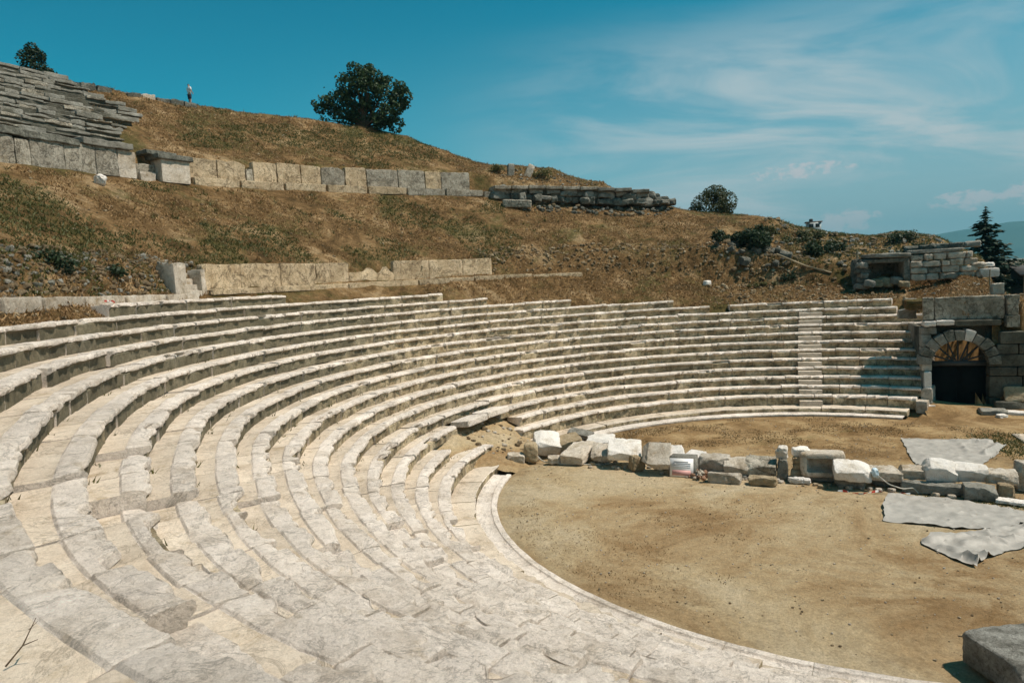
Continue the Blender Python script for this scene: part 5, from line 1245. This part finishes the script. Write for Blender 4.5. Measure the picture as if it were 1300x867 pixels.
# ------------------------------------------------------------------ sky, sun, camera
w = bpy.data.worlds.new('World'); scene.world = w; w.use_nodes = True
nt = w.node_tree; nt.nodes.clear()
def N(t): return nt.nodes.new(t)
SUN_AZ, SUN_EL = -10.0, 60.0        # direction to the sun, degrees from +X towards +Y
out = N('ShaderNodeOutputWorld'); bg = N('ShaderNodeBackground'); nt.links.new(bg.outputs[0], out.inputs[0])
sky = N('ShaderNodeTexSky'); sky.sky_type = 'NISHITA'; sky.sun_disc = False; sky.sun_elevation = R_(SUN_EL); sky.sun_rotation = R_(90 - SUN_AZ)
sky.altitude = 700; sky.air_density = 1.0; sky.dust_density = 1.2; sky.ozone_density = 1.5
bg.inputs[1].default_value = 0.098
tc = N('ShaderNodeTexCoord')
def mth(op, a, b=0.0, c=None, clamp=False):
    n = N('ShaderNodeMath'); n.operation = op; n.use_clamp = clamp
    for i, v in enumerate((a, b, c)):
        if v is None: continue
        if isinstance(v, bpy.types.NodeSocket): nt.links.new(v, n.inputs[i])
        else: n.inputs[i].default_value = v
    return n.outputs[0]
sp = N('ShaderNodeSeparateXYZ'); nt.links.new(tc.outputs['Generated'], sp.inputs[0])
def mixc(f, a, b, mode='MIX'):
    n = N('ShaderNodeMix'); n.data_type = 'RGBA'; n.blend_type = mode
    for s_, v in ((0, f), (6, a), (7, b)):
        if isinstance(v, bpy.types.NodeSocket): nt.links.new(v, n.inputs[s_])
        else: n.inputs[s_].default_value = v if not hasattr(v, '__len__') else (*v, 1)
    return n.outputs[2]
def nz(vec, scale, detail, rough, dist=0):
    n = N('ShaderNodeTexNoise'); nt.links.new(vec, n.inputs['Vector'])
    for k_, v in (('Scale', scale), ('Detail', detail), ('Roughness', rough), ('Distortion', dist)): n.inputs[k_].default_value = v
    return n.outputs['Fac']
def mapr(v, a, b):
    n = N('ShaderNodeMapRange'); n.interpolation_type = 'SMOOTHSTEP'; nt.links.new(v, n.inputs[0]); n.inputs[1].default_value = a; n.inputs[2].default_value = b
    return n.outputs[0]
tint0 = mixc(1.0, sky.outputs[0], (0.015, 0.98, 0.93), 'MULTIPLY')
tint = mixc(mapr(sp.outputs[2], 0.15, 0.5), tint0, mixc(1.0, tint0, (0.6, 0.82, 0.84), 'MULTIPLY'))
# thin cirrus over the right half of the sky and a few low heaped clouds
den = mth('ADD', mth('MAXIMUM', sp.outputs[2], 0.0), 0.22)
cx_ = mth('DIVIDE', sp.outputs[0], den); cy_ = mth('DIVIDE', sp.outputs[1], den)
cv = N('ShaderNodeCombineXYZ'); nt.links.new(mth('ADD', cx_, 2.35), cv.inputs[0]); nt.links.new(mth('ADD', mth('MULTIPLY', cy_, 1.8), 0.9), cv.inputs[1])
n1 = nz(cv.outputs[0], 1.15, 9, 0.58, 0.9); n2 = nz(cv.outputs[0], 0.55, 4, 0.5)
azm = mapr(sp.outputs[0], -0.12, 0.36)
up = mth('SUBTRACT', 1.0, mapr(sp.outputs[2], 0.21, 0.36))
ci = mth('MULTIPLY', mth('MULTIPLY', mapr(n1, 0.38, 0.68), mapr(n2, 0.30, 0.52)), mth('MULTIPLY', azm, up))
low = mth('SUBTRACT', 1.0, mapr(sp.outputs[2], 0.0, 0.37)); veil = mth('MULTIPLY', mth('MULTIPLY', low, mapr(sp.outputs[0], -0.5, 0.4)), 0.95)
c1 = mixc(veil, tint, (3.7, 4.75, 5.15)); c2 = mixc(mth('MULTIPLY', ci, 1.0, None, True), c1, (5.2, 5.9, 6.1))
cv3 = N('ShaderNodeCombineXYZ'); nt.links.new(sp.outputs[0], cv3.inputs[0]); nt.links.new(sp.outputs[1], cv3.inputs[1]); nt.links.new(mth('MULTIPLY', sp.outputs[2], 1.6), cv3.inputs[2])
n3 = nz(cv3.outputs[0], 46, 8, 0.62)
puff = None
for (ax, el, wx, wz, k_) in [(.435, .058, .042, .018, 1.0), (.548, .069, .034, .014, 1.0), (.61, .072, .05, .016, .8), (.22, .066, .05, .014, .45), (.385, .125, .07, .012, .6)]:
    dx = mth('DIVIDE', mth('SUBTRACT', sp.outputs[0], ax), wx); dz = mth('DIVIDE', mth('SUBTRACT', sp.outputs[2], el), wz)
    g = mth('MULTIPLY', mth('SUBTRACT', 1.0, mth('ADD', mth('MULTIPLY', dx, dx), mth('MULTIPLY', dz, dz)), clamp=True), k_)
    puff = g if puff is None else mth('MAXIMUM', puff, g)
front = mth('GREATER_THAN', sp.outputs[1], 0.0)
pm = mth('MULTIPLY', mapr(mth('ADD', mth('MULTIPLY', puff, 0.6), mth('MULTIPLY', n3, 2.4)), 1.28, 1.7), mth('MULTIPLY', front, mapr(puff, 0.0, 0.25)))
c3 = mixc(mth('MULTIPLY', pm, 0.85), c2, (6.2, 5.9, 6.0))
nt.links.new(c3, bg.inputs[0])

sl = bpy.data.lights.new('sun', 'SUN'); sl.energy = 5.0; sl.angle = R_(0.5); sl.color = (1.0, 0.885, 0.765)
so_ = bpy.data.objects.new('sun', sl); link(so_)
d = Vector((math.cos(R_(SUN_EL)) * math.cos(R_(SUN_AZ)), math.cos(R_(SUN_EL)) * math.sin(R_(SUN_AZ)), math.sin(R_(SUN_EL))))
so_.rotation_euler = d.to_track_quat('Z', 'Y').to_euler(); so_.location = (20, -5, 60)

cam = bpy.data.cameras.new('camera'); cam.sensor_width = 36; cam.lens = 878.379 / 1300 * 36; cam.clip_start = .05; cam.clip_end = 20000
co = bpy.data.objects.new('camera', cam); link(co)
co.matrix_world = Matrix.Translation(Vector(CAM)) @ (Matrix.Rotation(R_(90 - 4.7927), 4, 'X') @ Matrix.Rotation(R_(-3.0988), 4, 'Z'))
scene.camera = co
scene.view_settings.view_transform = 'Standard'; scene.view_settings.look = 'None'; scene.view_settings.gamma = 1; scene.view_settings.exposure = 0.08
scene.view_settings.use_curve_mapping = False
